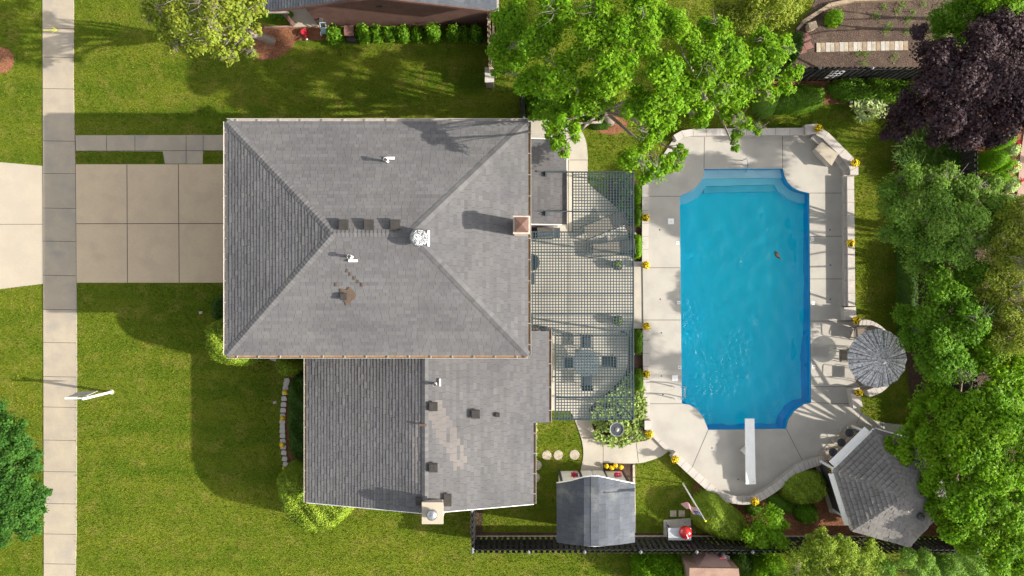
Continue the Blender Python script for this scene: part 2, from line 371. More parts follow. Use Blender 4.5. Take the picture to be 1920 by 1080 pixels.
def tree(name, label, base_px, spec, material, r0=.16, group=None, twigs=0, bark='bark', every=1, hs=1.0, **kw):
    blobs = bl([(x, y, h * hs, r) for x, y, h, r in spec]); b = P(*base_px)
    t = thing(name, label, 'tree', b, group)
    tm = trunk_mesh(b, blobs, r0, t, bark, every=every, build=False)
    crown('crown', blobs, material, t, **kw)
    if twigs:
        mb = MB()
        for i in range(twigs):
            bb = blobs[int(rng.integers(len(blobs)))]; a = rng.uniform(0, 6.28); r = bb[3] * 1.0
            o0 = Vector((bb[0], bb[1], bb[2] + .45 * bb[3])); d = Vector((math.cos(a), math.sin(a), .15))
            for k in range(4):
                a2 = a + rng.uniform(-.6, .6); e = o0 + Vector((math.cos(a2), math.sin(a2), rng.uniform(.1, .4))) * r * rng.uniform(.6, 1.2)
                md = o0.lerp(e, .5) + Vector((rng.uniform(-.12, .12), rng.uniform(-.12, .12), .05)); mb.tube([o0 + d * r * .15, md, e], [.012, .008, .004], 4)
                for _ in range(2): mb.tube([md, md + Vector((rng.uniform(-.3, .3), rng.uniform(-.3, .3), .1))], [.006, .003], 3)
        n0 = len(tm.v); tm.v += mb.v; tm.f += [[i + n0 for i in f] for f in mb.f]; kk = tm.mi('twig'); tm.m += [kk] * len(mb.f); tm.t += mb.t
    tm.build('trunk', bark, t, smooth=True)
    return t
def inside(pts, x, y):
    n = len(pts); c = np.zeros(len(x), bool); j = n - 1
    for i in range(n):
        xi, yi = pts[i][0], pts[i][1]; xj, yj = pts[j][0], pts[j][1]
        with np.errstate(divide='ignore', invalid='ignore'):
            c ^= ((yi > y) != (yj > y)) & (x < (xj - xi) * (y - yi) / (yj - yi + 1e-12) + xi)
        j = i
    return c
def edge_dist(pts, x, y):
    d = np.full(len(x), 1e9); n = len(pts)
    for i in range(n):
        ax, ay = pts[i][0], pts[i][1]; bx, by = pts[(i + 1) % n][0], pts[(i + 1) % n][1]
        l = (bx - ax) ** 2 + (by - ay) ** 2 + 1e-9; t = np.clip(((x - ax) * (bx - ax) + (y - ay) * (by - ay)) / l, 0, 1)
        d = np.minimum(d, np.hypot(x - ax - t * (bx - ax), y - ay - t * (by - ay)))
    return d
def scatter(pts, dens):
    a = np.array([p[:2] for p in pts]); lo, hi = a.min(0), a.max(0)
    n = int((hi[0] - lo[0]) * (hi[1] - lo[1]) * dens) + 1
    x = rng.uniform(lo[0], hi[0], n); y = rng.uniform(lo[1], hi[1], n); k = inside(pts, x, y)
    return x[k], y[k]
def hedge(name, label, cat, poly_px, h, material, L=.06, W=.04, dens=1500, rim=None, lump=.05, ls=1.6, group=None, z0=0.0, messy=.35):
    """clipped or mounded shrub: leaf shell over a domed body"""
    pts = PX(smooth_px(poly_px, 4, True), h * .5 + z0); a = np.array([p[:2] for p in pts]); cx, cy = a.mean(0)
    xx, yy = scatter(pts, 60); rim = rim or max(.25, edge_dist(pts, xx, yy).max() * .95)
    ph = rng.uniform(0, 6, 4)
    def zf(x, y):
        d = np.clip(edge_dist(pts, x, y) / rim, 0, 1)
        z = h * (1 - (1 - d) ** 2.4) ** (1 / 2.2)
        return z0 + z * (1 + lump * 1.5 * np.sin(x * 2.6 * ls + ph[0]) * np.cos(y * 2.3 * ls + ph[1]) + lump * np.sin(x * 5.1 * ls + ph[2] + y * 4 * ls))
    x, y = scatter(pts, dens)
    d = edge_dist(pts, x, y); steep = np.clip(rim * .5 / np.maximum(d, .03), 0, 3)
    rep = 1 + (rng.uniform(0, 1, len(x)) < steep / 3).astype(int); x = np.repeat(x, rep); y = np.repeat(y, rep)
    e = .03; z = zf(x, y); gx = (zf(x + e, y) - zf(x - e, y)) / (2 * e); gy = (zf(x, y + e) - zf(x, y - e)) / (2 * e)
    g = np.stack([-np.clip(gx, -4, 4), -np.clip(gy, -4, 4), np.ones(len(x))], 1); n = norm(g)
    pos = np.stack([x, y, z], 1) + n * rng.normal(0, L * .5, (len(x), 1)); pos[:, 2] = np.maximum(pos[:, 2] * np.where(rep.repeat(rep) > 1, rng.uniform(.4, 1, len(x)), 1), z0 + .02)
    clump = 1 + .16 * np.sin(x * 7 + ph[0]) * np.sin(y * 6.3 + ph[1]) + .12 * np.sin(x * 17 + y * 13)
    q = leaf_quads(pos, n + rng.normal(0, messy, (len(x), 3)), L, W); t = leaf_tints(len(x), .45, clump[:, None])
    # body under the leaves
    st = .12 if (a.max(0) - a.min(0)).max() < 4 else .16
    gxs = np.arange(a[:, 0].min() - st, a[:, 0].max() + st, st); gys = np.arange(a[:, 1].min() - st, a[:, 1].max() + st, st)
    GX, GY = np.meshgrid(gxs, gys, indexing='ij'); ins = inside(pts, GX.ravel(), GY.ravel())
    Z = np.where(ins, zf(GX.ravel(), GY.ravel()) - z0, 0) * .9 + z0 + np.where(ins, 0, -.01)
    ev = np.stack([GX.ravel(), GY.ravel(), Z], 1); ny = len(gys); ef = []
    insg = ins.reshape(GX.shape)
    for i in range(len(gxs) - 1):
        for j in range(ny - 1):
            if insg[i:i + 2, j:j + 2].sum() >= 2: ef.append((i * ny + j, (i + 1) * ny + j, (i + 1) * ny + j + 1, i * ny + j + 1))
    o = quads_mesh(name, q, t, material, None, (ev, ef, (.8, .85, .8)) if ef else None)
    o.data.transform(Matrix.Translation((-cx, -cy, -z0))); o.location = (cx, cy, z0)
    return tag(o, label, cat, group)
def rosette_bed(name, label, cat, poly_px, material, n_m2, L, W, h=.2, group=None, per=9, kind=None, z0=0.02):
    pts = PX(smooth_px(poly_px, 4, True), h * .6); a = np.array([p[:2] for p in pts]); cx, cy = a.mean(0)
    x, y = scatter(pts, n_m2); cs, ns, ax, ts = [], [], [], []
    for k in range(per):
        th = rng.uniform(0, 6.28, len(x)); el = rng.uniform(.1, .75, len(x))
        d = np.stack([np.cos(th), np.sin(th), el], 1); d = norm(d)
        c = np.stack([x, y, np.full(len(x), z0 + h * .35) + rng.uniform(0, h * .5, len(x))], 1) + d * L * .45
        cs.append(c); ax.append(d); ns.append(np.stack([-np.cos(th) * el, -np.sin(th) * el, np.ones(len(x))], 1) + rng.normal(0, .2, (len(x), 3))); ts.append(leaf_tints(len(x), .35))
    o = quads_mesh(name, leaf_quads(np.concatenate(cs), np.concatenate(ns), L, W, np.concatenate(ax)), np.concatenate(ts), material)
    o.data.transform(Matrix.Translation((-cx, -cy, -z0))); o.location = (cx, cy, z0)
    return tag(o, label, cat, group, kind)
#==SETTING==
# ================================================================== SETTING
Z0, ZB, ZP, ZD = 0.0, .012, .035, .075     # lawn, beds, paths, pool deck
POOL = ([(1320, 317), (1319.5, 330), (1315, 339), (1306.5, 350), (1295, 359), (1274.5, 368)] + [(1278.5, 757), (1293, 759), (1307, 767), (1319, 783), (1328, 806)]
        + [(1474, 804), (1478, 787), (1490, 770), (1507, 758), (1521, 755)] + [(1517.5, 362), (1500, 358), (1487, 352), (1477, 342), (1471, 330), (1468, 316)])
poolw = PX(POOL, ZD)
def offset_poly(pts, d):
    k = len(pts); out = []; ar = sum(pts[i][0] * pts[(i + 1) % k][1] - pts[(i + 1) % k][0] * pts[i][1] for i in range(k)); s = 1 if ar > 0 else -1
    for i in range(k):
        p0, p1, p2 = [Vector(pts[j % k][:2]) for j in (i - 1, i, i + 1)]
        d1 = (p1 - p0).normalized(); d2 = (p2 - p1).normalized(); n = (Vector((d1.y, -d1.x)) + Vector((d2.y, -d2.x))); n.normalize()
        c = max(.5, n.dot(Vector((d1.y, -d1.x)))); out.append(p1 + n * (d * s / c))
    return out
# lawn: one sheet to the horizon, open only where the pool is dug
g = MB(); hole = [P(1250, 300), P(1540, 300), P(1540, 825), P(1250, 825)]
g.prism([(-400, -400), (400, -400), (400, 400), (-400, 400)], -.05, 0, None, [[(p.x, p.y) for p in hole]], bottom=False)
structure('lawn', g, 'lawn')

# concrete
def slab(name, px, z, m, joints=(), holes=(), depth=.1, jw=.022):
    mb = MB(); mb.prism(PX(px, z), z - depth, z, m, [PX(h, z) for h in holes], bottom=False)
    for a, b in joints: mb.strip(P(*a, z), P(*b, z), jw, z + .003, 'joint')
    return structure(name, mb)
slab('public_sidewalk', [(79, -200), (139, -200), (137.5, 150), (139.5, 250), (141, 305), (143, 530), (144, 700), (143, 1000), (138, 1280), (82, 1280), (82, 1000), (81, 540), (80.5, 300)], ZP, 'concrete_walk',
     [((80, y), (142, y + 1)) for y in (53, 107, 166, 264, 325, 390, 452, 516)] + [((81, y), (143, y + 1)) for y in (580, 642, 706, 763, 825, 884, 944, 1001, 1057)])
slab('driveway', [(141.5, 308), (421, 308), (470, 308), (470, 530), (421, 530), (143, 530)], ZP - .004, 'concrete_beige',
     [((238, 308), (239, 530)), ((334.5, 308), (336, 530)), ((142, 419.5), (460, 419)), ((141.5, 308), (143, 530))], jw=.03)
slab('driveway_apron', [(-300, 303), (0, 304), (79.5, 311), (81, 532), (0, 542), (-300, 560)], ZP - .004, 'concrete_cream', [((-300, 421), (80, 420.5)), ((80, 311), (81, 532))])
slab('front_walk', [(141, 253.5), (460, 253), (460, 282), (421, 282), (381, 282.5), (379.5, 307), (309, 307), (308, 300), (305, 284), (141, 283)], ZP - .008, 'concrete_walk',
     [((200, 254), (200, 283)), ((253, 254), (253, 283)), ((349, 254), (349, 307)), ((381, 254), (381, 283)), ((141, 283), (421, 282.3)), ((141, 254), (142, 283))])
patio = ([(955, 222), (1062, 223)] + smooth_px([(1075, 231), (1090, 245), (1099, 266), (1102, 292)], 4) + [(1102, 343)] + smooth_px([(1128, 366), (1158, 392), (1172, 425), (1180, 450), (1184, 480), (1189, 497)], 3)
         + [(1206, 497), (1206, 611), (1188, 611)] + smooth_px([(1176, 628), (1178, 665), (1172, 700), (1150, 726), (1118, 752), (1104, 768)], 3) + [(1110, 795), (1118, 822), (1132, 831), (1160, 835), (1195, 829), (1212, 826)]
         + [(1225, 818), (1254, 846)] + smooth_px([(1240, 856), (1215, 865), (1190, 869), (1131, 868)], 3) + [(1131, 885), (1088, 885)] + smooth_px([(1091, 872), (1094, 850), (1090, 822), (1078, 788)], 3)
         + [(1069, 770), (1030, 770), (955, 770)])
M['patio_concrete'] = mat('patio_concrete', (.41, .375, .315), (.36, .33, .28), s1=.8, s2=45, var=.1, rough=.9, bump=.15, c3=(.31, .285, .245), s3=1.0)
slab('patio', patio, ZP, 'patio_concrete', [((1066, 300), (1066, 435)), ((1068, 300), (1102, 300)), ((1066, 435), (1066, 640)), ((1131, 822), (1131, 870)), ((1092, 821), (1124, 822)), ((1193, 830), (1197, 867)), ((1206, 497), (1206, 611)), ((1030, 655), (1041, 655))])
deck = ([(1205, 498), (1205, 345), (1218, 330), (1262, 262), (1275, 254), (1300, 246), (1520, 243), (1592, 318), (1590, 600)] + smooth_px([(1612, 600), (1640, 608), (1665, 632), (1680, 670), (1665, 710), (1630, 738)], 4)
        + [(1600, 728), (1604, 752)] + smooth_px([(1612, 768), (1640, 789), (1700, 798), (1730, 803)], 3) + [(1730, 830), (1640, 812), (1565, 885), (1545, 868)]
        + smooth_px([(1530, 868), (1500, 880), (1460, 912), (1420, 935), (1390, 940), (1350, 928), (1300, 888), (1254, 846)], 4) + [(1225, 818), (1210, 806), (1208, 744)])
slab('pool_deck', deck, ZD, 'deck', [((1321, 244), (1320, 316)), ((1467, 244), (1467.5, 315)), ((1518, 362), (1584, 362)), ((1218, 368), (1274, 368)), ((1518, 443), (1584, 443)), ((1519, 523), (1584, 523)), ((1520, 602), (1600, 602)),
     ((1206, 502), (1275, 502)), ((1206, 600), (1276, 600)), ((1210, 757), (1278, 757)), ((1328, 806), (1297, 878)), ((1474, 804), (1507, 868)), ((1521, 755), (1603, 757)), ((1521, 725), (1600, 725)), ((1617, 772), (1602, 802)), ((1655, 792), (1655, 806))], holes=[POOL], depth=.14)

# beds
def bed(name, px, m='mulch', z=ZB, n=4): mb = MB(); mb.prism(PX(smooth_px(px, n, True) if n else px), -.05, z, m, bottom=False); return structure(name, mb)
bed('mulch_bed_front', [(470, 50), (540, 52), (600, 50), (640, 55), (625, 74), (560, 76), (545, 92), (520, 109), (488, 112), (470, 100)])
bed('mulch_bed_parkway', arc(2, 113, 25, 0, 360, 14)[:-1])
bed('mulch_bed_house', [(512, 664), (574, 664), (574, 890), (535, 890), (530, 830), (528, 780), (532, 720), (537, 700), (524, 690)], n=0)
bed('mulch_bed_island', [(1112, 216), (1140, 212), (1172, 214), (1176, 235), (1160, 250), (1140, 252), (1118, 244)])
bed('mulch_bed_north', [(1440, 150), (1560, 148), (1700, 150), (1790, 165), (1900, 170), (1900, 330), (1690, 330), (1680, 260), (1650, 215), (1600, 200), (1560, 195), (1500, 205), (1440, 208)])
bed('mulch_bed_gazebo', [(1300, 905), (1340, 925), (1390, 944), (1425, 942), (1470, 918), (1510, 882), (1545, 868), (1580, 900), (1800, 930), (1800, 1004), (1330, 1004), (1300, 985)], n=0)
bed('planting_strip', [(1186, 340), (1205, 340), (1205, 495), (1188, 495)], 'mulch_dark', n=0)
bed('planting_strip_south', [(1187, 612), (1206, 612), (1209, 805), (1225, 820), (1195, 829), (1140, 832), (1118, 820), (1104, 768), (1172, 702)], 'mulch_dark', n=0, z=ZB + .004)
bed('planting_corner', [(1143, 335), (1187, 335), (1187, 480), (1182, 450), (1172, 425), (1158, 392), (1135, 372)], 'mulch_dark', n=0)
bed('garden_soil', [(1492, 50), (1520, 20), (1545, -40), (1900, -60), (1900, 128), (1480, 130)], 'soil', n=0, z=.02)
bed('shed_bed', [(1132, 868), (1187, 868), (1187, 905), (1190, 1000), (1180, 1000), (1165, 882), (1132, 882)], 'mulch_dark', n=0)
bed('east_bed', [(1684, 330), (1960, 330), (1960, 1004), (1810, 1004), (1720, 830), (1700, 700)], 'mulch_dark', n=0)
bed('fence_strip', [(892, 955), (905, 955), (905, 998), (1330, 1000), (1330, 1008), (892, 1008)], 'mulch_dark', n=0)

# pool shell
sh = MB(); k = len(poolw)
ring = [(p.x, p.y) for p in poolw]
sh.mi('pool_depth_tint'); sh.add([(x, y, ZD - .002) for x, y in ring] + [(x, y, -2.6) for x, y in ring], [[i + k, (i + 1) % k + k, (i + 1) % k, i] for i in range(k)], 'pool_wall')
def px_pool(pts, z): return PX(pts, z)
# floor: shallow shelf then slope, coved to the walls
nx, ny = 40, 70; lo = P(1255, 825); hi = P(1540, 300); vs_ = []
for i in range(nx + 1):
    for j in range(ny + 1):
        x = lo.x + (hi.x - lo.x) * i / nx; y = lo.y + (hi.y - lo.y) * j / ny
        t = (4.6 - y) / 11.2; d = .9 + .15 * t + .6 * max(0, min(1, (t - .3) / .5)) ** 1.5
        vs_.append((x, y, -.12 - d))
wx = np.array([v[0] for v in vs_]); wy = np.array([v[1] for v in vs_]); ed = np.where(inside(ring, wx, wy), edge_dist(ring, wx, wy), 0)
vs_ = [(v[0], v[1], v[2] + .30 * max(0, 1 - e / .35) ** 2) for v, e in zip(vs_, ed)]
sh.add(vs_, [[i * (ny + 1) + j, (i + 1) * (ny + 1) + j, (i + 1) * (ny + 1) + j + 1, i * (ny + 1) + j + 1] for i in range(nx) for j in range(ny)], 'pool_depth_tint')
def stepp(px, d, m): z = -.12 - d; sh.prism(PX(px, z * .75), -1.4, z, m, bottom=False)
stepp([(1308, 308), (1480, 308), (1475, 332.5), (1316, 335)], .2, 'plaster')
stepp([(1262, 388), (1274, 386), (1290, 381), (1308, 370), (1319, 357), (1325, 348.5), (1452, 346), (1461, 360), (1480, 373.5), (1500, 380.5), (1514, 382), (1530, 382), (1530, 310), (1262, 310)], .45, 'step_depth_tint')
stepp([(1330, 330), (1450, 330), (1457, 358.5), (1318, 362)], .7, 'step_depth_tint2')
pool_o = structure('pool_shell', sh)
# water: one rippled refracting surface
wm = bpy.data.materials.new('pool_water'); wm.use_nodes = True; nt = wm.node_tree; N = nt.nodes; L = nt.links; N.remove(N['Principled BSDF']); out = N['Material Output']
tr = N.new('ShaderNodeBsdfRefraction'); tr.inputs['IOR'].default_value = 1.33; tr.inputs['Roughness'].default_value = 0; tr.inputs['Color'].default_value = (.88, .995, 1, 1)
gl = N.new('ShaderNodeBsdfGlossy'); gl.inputs['Roughness'].default_value = .05
fr = N.new('ShaderNodeFresnel'); fr.inputs[0].default_value = 1.33; mxs = N.new('ShaderNodeMixShader')
L.new(fr.outputs[0], mxs.inputs[0]); L.new(tr.outputs[0], mxs.inputs[1]); L.new(gl.outputs[0], mxs.inputs[2]); L.new(mxs.outputs[0], out.inputs['Surface'])
M['water'] = wm
xs = np.arange(lo.x + .05, hi.x - .05, .032); ysw = np.arange(lo.y + .05, hi.y - .05, .032); GX, GY = np.meshgrid(xs, ysw, indexing='ij'); Zw = np.zeros_like(GX)
wr = np.random.default_rng(3)
chop = np.zeros_like(GX)
for (x, y, rx, ry, s_) in [(1290, 612, 18, 44, 1), (1348, 678, 48, 10, 1), (1345, 706, 46, 10, 1), (1340, 727, 48, 13, 1), (1382, 650, 20, 26, .9), (1310, 665, 26, 9, .7), (1300, 762, 20, 14, .8), (1318, 780, 10, 22, .8), (1383, 494, 20, 10, .7), (1435, 434, 12, 8, .7), (1325, 480, 32, 8, .5), (1415, 595, 12, 14, .5), (1395, 470, 60, 14, .35)]:
    c = P(x, y, -.12); chop = np.maximum(chop, s_ * np.clip(1.25 - np.hypot((GX - c.x) / (rx / 34), (GY - c.y) / (ry / 34)), 0, 1))
for _ in range(50):
    lam = wr.uniform(.13, .42); th_ = wr.normal(.6, 1.3); k_ = 2 * math.pi / lam; Zw += chop * .0085 * lam * 2.4 * np.sin(k_ * (GX * math.cos(th_) + GY * math.sin(th_)) + wr.uniform(0, 6.3))
for _ in range(46):
    lam = wr.uniform(.28, 1.1); th_ = wr.normal(.3, 1.0); k_ = 2 * math.pi / lam; Zw += .0085 * lam * .35 * np.sin(k_ * (GX * math.cos(th_) + GY * math.sin(th_)) + wr.uniform(0, 6.3))
wv = MB(); ny_ = len(ysw); wv.v = [(a, b, -.12 + c) for a, b, c in zip(GX.ravel(), GY.ravel(), Zw.ravel())]
wv.f = [[i * ny_ + j, (i + 1) * ny_ + j, (i + 1) * ny_ + j + 1, i * ny_ + j + 1] for i in range(len(xs) - 1) for j in range(ny_ - 1)]
wv.m = [0] * len(wv.f); wv.t = [(1, 1, 1)] * len(wv.f); wv.mats = ['water']
wo = wv.build('pool_water', 'water', None, smooth=True, kind='structure')
sd.cycles.is_caustics_light = True; wo.cycles.is_caustics_caster = True; pool_o.cycles.is_caustics_receiver = True

# ------------------------------------------------------------------ walls round the pool
def run_poly(pts, w):
    """plan outline of a strip of width w along a polyline"""
    pts = [Vector(p[:2]) for p in pts]; l, r = [], []
    for i, p in enumerate(pts):
        d = (pts[min(i + 1, len(pts) - 1)] - pts[max(i - 1, 0)]).normalized(); q = Vector((-d.y, d.x)) * w / 2; l.append(p + q); r.append(p - q)
    return l + r[::-1]
def wall_run(name, label, cat, px, w, h, z0=0, capw=None, mw='stone', mc='cap', group=None, capname='cap', caph=.06):
    a = P(*px[0], 0); t = thing(name, label, cat, (a.x, a.y, z0), group); pts = PX(px, h)
    mb = MB(); mb.prism(run_poly(pts, w), z0 - .05, h - caph, None); mb.build('wall_body', mw, t)
    mb = MB(); cw = capw or w + .04; L_ = sum((Vector(pts[i + 1]) - Vector(pts[i])).length for i in range(len(pts) - 1))
    mb.prism(run_poly(pts, cw), h - caph, h, mc)
    acc = 0
    for i in range(len(pts) - 1):
        s_ = (pts[i + 1] - pts[i]); l = s_.length; n = max(1, round(l / .6)); q = Vector((-s_.y, s_.x, 0)).normalized() * cw / 2
        for j in range(1, n + 1):
            c = pts[i] + s_ * j / n; mb.strip(c - q, c + q, .012, h + .002, 'joint')
    mb.build(capname, mc, t)
    return t
G = 'pool surround walls'
wall_run('seat_wall', 'low stone wall with pale cap along the north end of the pool deck', 'wall', [(1266, 259), (1280, 251), (1300, 248), (1400, 247), (1508, 246)], .28, .42, group=G)
wall_run('seat_wall', 'short pale stone pier beside the northernmost yellow flower pot', 'wall', [(1510, 243), (1534, 241)], .42, .55, group=G)
wall_run('seat_wall', 'angled stone wall behind the pale bench block at the deck corner', 'wall', [(1534, 246), (1548, 254), (1594, 300), (1602, 316), (1602, 328)], .34, .5, group=G)
wall_run('seat_wall', 'lower inner tier of block wall beside the pale bench block', 'wall', [(1525, 253), (1545, 270), (1580, 305), (1589, 318), (1589, 330)], .3, .32, group=G)
wall_run('seat_wall', 'long straight stone wall between the pool deck and the east lawn', 'wall', [(1595, 331), (1596, 452), (1597, 574)], .28, .5, group=G)
wall_run('stone_ledge', 'narrow block ledge running inside the long east wall', 'wall', [(1585.5, 332), (1587, 574)], .13, .34, group=G)
wall_run('seat_wall', 'square stone pier north of the big patterned parasol', 'wall', [(1594, 576), (1595, 600)], .5, .5, group=G)
wall_run('seat_wall', 'curved stone wall wrapping behind the patterned parasol', 'wall', smooth_px([(1612, 604), (1632, 608), (1652, 620), (1672, 645), (1682, 675), (1672, 705), (1652, 728), (1628, 738)], 3), .3, .5, group=G)
wall_run('seat_wall', 'slanted stone pier south of the patterned parasol', 'wall', [(1603, 728), (1609, 765)], .4, .5, group=G)
wall_run('seat_wall', 'long curved stone wall around the diving board end of the deck', 'wall', smooth_px([(1545, 864), (1530, 867), (1500, 879), (1460, 910), (1425, 932), (1392, 939), (1350, 928), (1305, 892), (1262, 852)], 4), .32, .42, group=G)
wall_run('stone_kerb', 'straight pale kerb on the west deck edge beside the loungers', 'kerb', [(1210, 346), (1210, 492)], .26, .16, group='pool deck kerbs', caph=.04)
wall_run('stone_kerb', 'straight pale kerb on the west deck edge near the dining table', 'kerb', [(1211, 614), (1213, 785)], .26, .16, group='pool deck kerbs', caph=.04)
wall_run('stone_kerb', 'short low stone step block at the end of the north planting strip', 'kerb', [(1188, 495), (1212, 496)], .2, .2, group='pool deck kerbs', caph=.04)
wall_run('stone_kerb', 'short low stone step block opening onto the south planting strip', 'kerb', [(1188, 611), (1212, 611)], .2, .2, group='pool deck kerbs', caph=.04)
wall_run('stone_pier', 'small grey stone pier beside the hosta bed', 'wall', [(1215, 789), (1215, 806)], .27, .45, group=G)
wall_run('stone_kerb', 'short slanting kerb from the hosta bed pot to the path', 'kerb', [(1222, 812), (1252, 843)], .16, .14, group='pool deck kerbs', caph=.04)
t = thing('bench_block', 'pale stone bench block at the northeast corner of the deck', 'bench', P(1548, 288))
mb = MB(); top = [P(1530, 279.5, .6), P(1541, 267, .6), P(1570, 289, .6), P(1559, 309, .6)]; mb.prism(top, ZD, .54, None); mb.build('base', 'cap', t)
mb = MB(); mb.prism(offset_poly([(p.x, p.y) for p in top], .03), .54, .6, None); mb.build('seat', 'concrete_cream', t)
mb = MB(); mb.prism([P(1552, 262, .5), P(1558, 259, .5), P(1583, 292, .5), P(1572, 290, .5)], .0, .48, None); mb.build('backrest', 'cap', t)

# ================================================================== ROOFS
def clip_poly(poly, a, b, lo, hi):
    """clip 2-D polygon to lo<=v<=hi"""
    for sgn, lim in ((1, lo), (-1, -hi)):
        out = []; n = len(poly)
        for i in range(n):
            p, q = poly[i], poly[(i + 1) % n]; dp = sgn * p[1] - lim; dq = sgn * q[1] - lim
            if dp >= 0: out.append(p)
            if dp * dq < 0: t = dp / (dp - dq); out.append((p[0] + (q[0] - p[0]) * t, p[1] + (q[1] - p[1]) * t))
        poly = out
        if len(poly) < 3: return []
    return poly
def span_at(poly, v):
    xs = []; n = len(poly)
    for i in range(n):
        p, q = poly[i], poly[(i + 1) % n]
        if (p[1] - v) * (q[1] - v) <= 0 and abs(p[1] - q[1]) > 1e-9: xs.append(p[0] + (q[0] - p[0]) * (v - p[1]) / (q[1] - p[1]))
    return (min(xs), max(xs)) if len(xs) >= 2 else None
def shingles(mb, pts3, expo=.142, tab=.30, th=.021, gap=.007, patch=None):
    """courses of tabs on a planar face; pts3[0]-pts3[1] is the eave"""
    O = Vector(pts3[0]); U = (Vector(pts3[1]) - O).normalized(); nrm = U.cross(Vector(pts3[2]) - O).normalized()
    if nrm.z < 0: nrm = -nrm
    V = nrm.cross(U).normalized()
    if V.z < 0: V = -V
    poly = [((Vector(p) - O).dot(U), (Vector(p) - O).dot(V)) for p in pts3]; vmax = max(p[1] for p in poly)
    mb.add([Vector(p) - nrm * .004 for p in pts3], [list(range(len(pts3)))], 'underlay')
    n = int(math.ceil(vmax / expo))
    for i in range(n):
        v0, v1 = i * expo, min((i + 1) * expo, vmax - .001)
        if v1 - v0 < .01: continue
        s0 = span_at(poly, min(v0 + .001, vmax - .01)); s1 = span_at(poly, v1)
        if not s0 or not s1: continue
        lo = min(s0[0], s1[0]); hi = max(s0[1], s1[1]); x = lo - random.random() * tab
        ct = random.uniform(.95, 1.05)
        while x < hi:
            w = tab * random.choice((.7, .85, 1, 1, 1.2)); a, b = x + gap / 2, x + w - gap / 2
            a0, b0 = max(a, s0[0]), min(b, s0[1]); a1, b1 = max(a, s1[0]), min(b, s1[1]); x += w
            if b0 - a0 < .01 and b1 - a1 < .01: continue
            if b0 < a0: a0 = b0 = (a0 + b0) / 2 if abs(b0 - a0) < .3 else a1
            if b1 < a1: a1 = b1 = max(min((a0 + b0) / 2, s1[1]), s1[0])
            t_ = th * random.uniform(.75, 1.3)
            c = lambda u, v, z: O + U * u + V * v + nrm * z
            k_ = ct * random.uniform(.91, 1.09); tn = (k_, k_, k_ * random.uniform(.98, 1.03))
            if patch: tn = patch(c((a0 + b0) / 2, v0, 0), tn)
            mb.add([c(a0, v0 - .004, t_), c(b0, v0 - .004, t_), c(b1, v1, .002), c(a1, v1, .002), c(a0, v0 - .004, 0), c(b0, v0 - .004, 0)],
                   [[0, 1, 2, 3], [4, 5, 1, 0]], 'shingle' if mb.kind == 0 else mb.kind, tn)
def ridge_caps(mb, a, b, w1, w2, wd=.15, step=.14, m='shingle'):
    a, b = Vector(a), Vector(b); d = (b - a); n = max(1, int(d.length / step)); d.normalize(); w1 = Vector(w1).normalized(); w2 = Vector(w2).normalized()
    for i in range(n):
        c0 = a + d * (i * step); c1 = c0 + d * (step + .01); u0, u1 = Vector((0, 0, .045)), Vector((0, 0, .026)); k_ = random.uniform(.86, 1.12)
        vs = []
        for c, u in ((c0, u0), (c1, u1)): vs += [c + w1 * wd + u * .7, c + u, c + w2 * wd + u * .7]
        vs += [c0 + w1 * wd, c0 + Vector((0, 0, .005)), c0 + w2 * wd]
        mb.add(vs, [[0, 1, 4, 3], [1, 2, 5, 4], [6, 7, 1, 0], [7, 8, 2, 1]], m, (k_, k_, k_))
def newmb(kind=0): m = MB(); m.kind = kind; return m

# ================================================================== THE HOUSE
HE, HR = 5.5, 6.9
nw, ne, se, sw = P(422, 228, HE), P(988, 225, HE), P(990, 664, HE), P(425, 666, HE)
nw = Vector((sw.x, nw.y, HE)); ne = Vector((se.x, nw.y, HE)); se.y = sw.y
rw, re = P(625, 437, HR), P(770, 437, HR); re.y = rw.y
house = thing('house', 'grey shingled suburban house with hipped main roof and lower gabled wing', 'house', ((nw.x + se.x) / 2, (nw.y + se.y) / 2, 0))
roof = newmb()
def stain_patch(p, tn): return tn
for f in ([nw, ne, re, rw], [ne, se, re], [se, sw, rw, re], [sw, nw, rw]):
    cx = sum((Vector(q) for q in f), Vector()) / len(f)
    shingles(roof, f)
def along(p, face_n_dir, edge): pass
def wings(a, b, ca, cb):
    d = (Vector(b) - Vector(a)).normalized(); out = []
    for c in (ca, cb): w = Vector(c) - Vector(a); w = w - d * w.dot(d); out.append(w.normalized())
    return out
for a, b, c1, c2 in ((nw, rw, re, sw), (sw, rw, nw, re), (ne, re, rw, se), (se, re, ne, rw), (rw, re, nw, sw)): ridge_caps(roof, a, b, *wings(a, b, c1, c2), step=.15, wd=.16)
roof_main = roof.build('roof', 'shingle', house)
mb = MB(); mb.prism([nw + Vector((.35, -.35, 0)), ne + Vector((-.35, -.35, 0)), se + Vector((-.35, .35, 0)), sw + Vector((.35, .35, 0))], 0, HE - .12, None); mb.build('wall', 'brick', house)
mb = MB(); mb.prism([nw, ne, se, sw], HE - .14, HE - .02, None); mb.build('soffit', 'white', house)
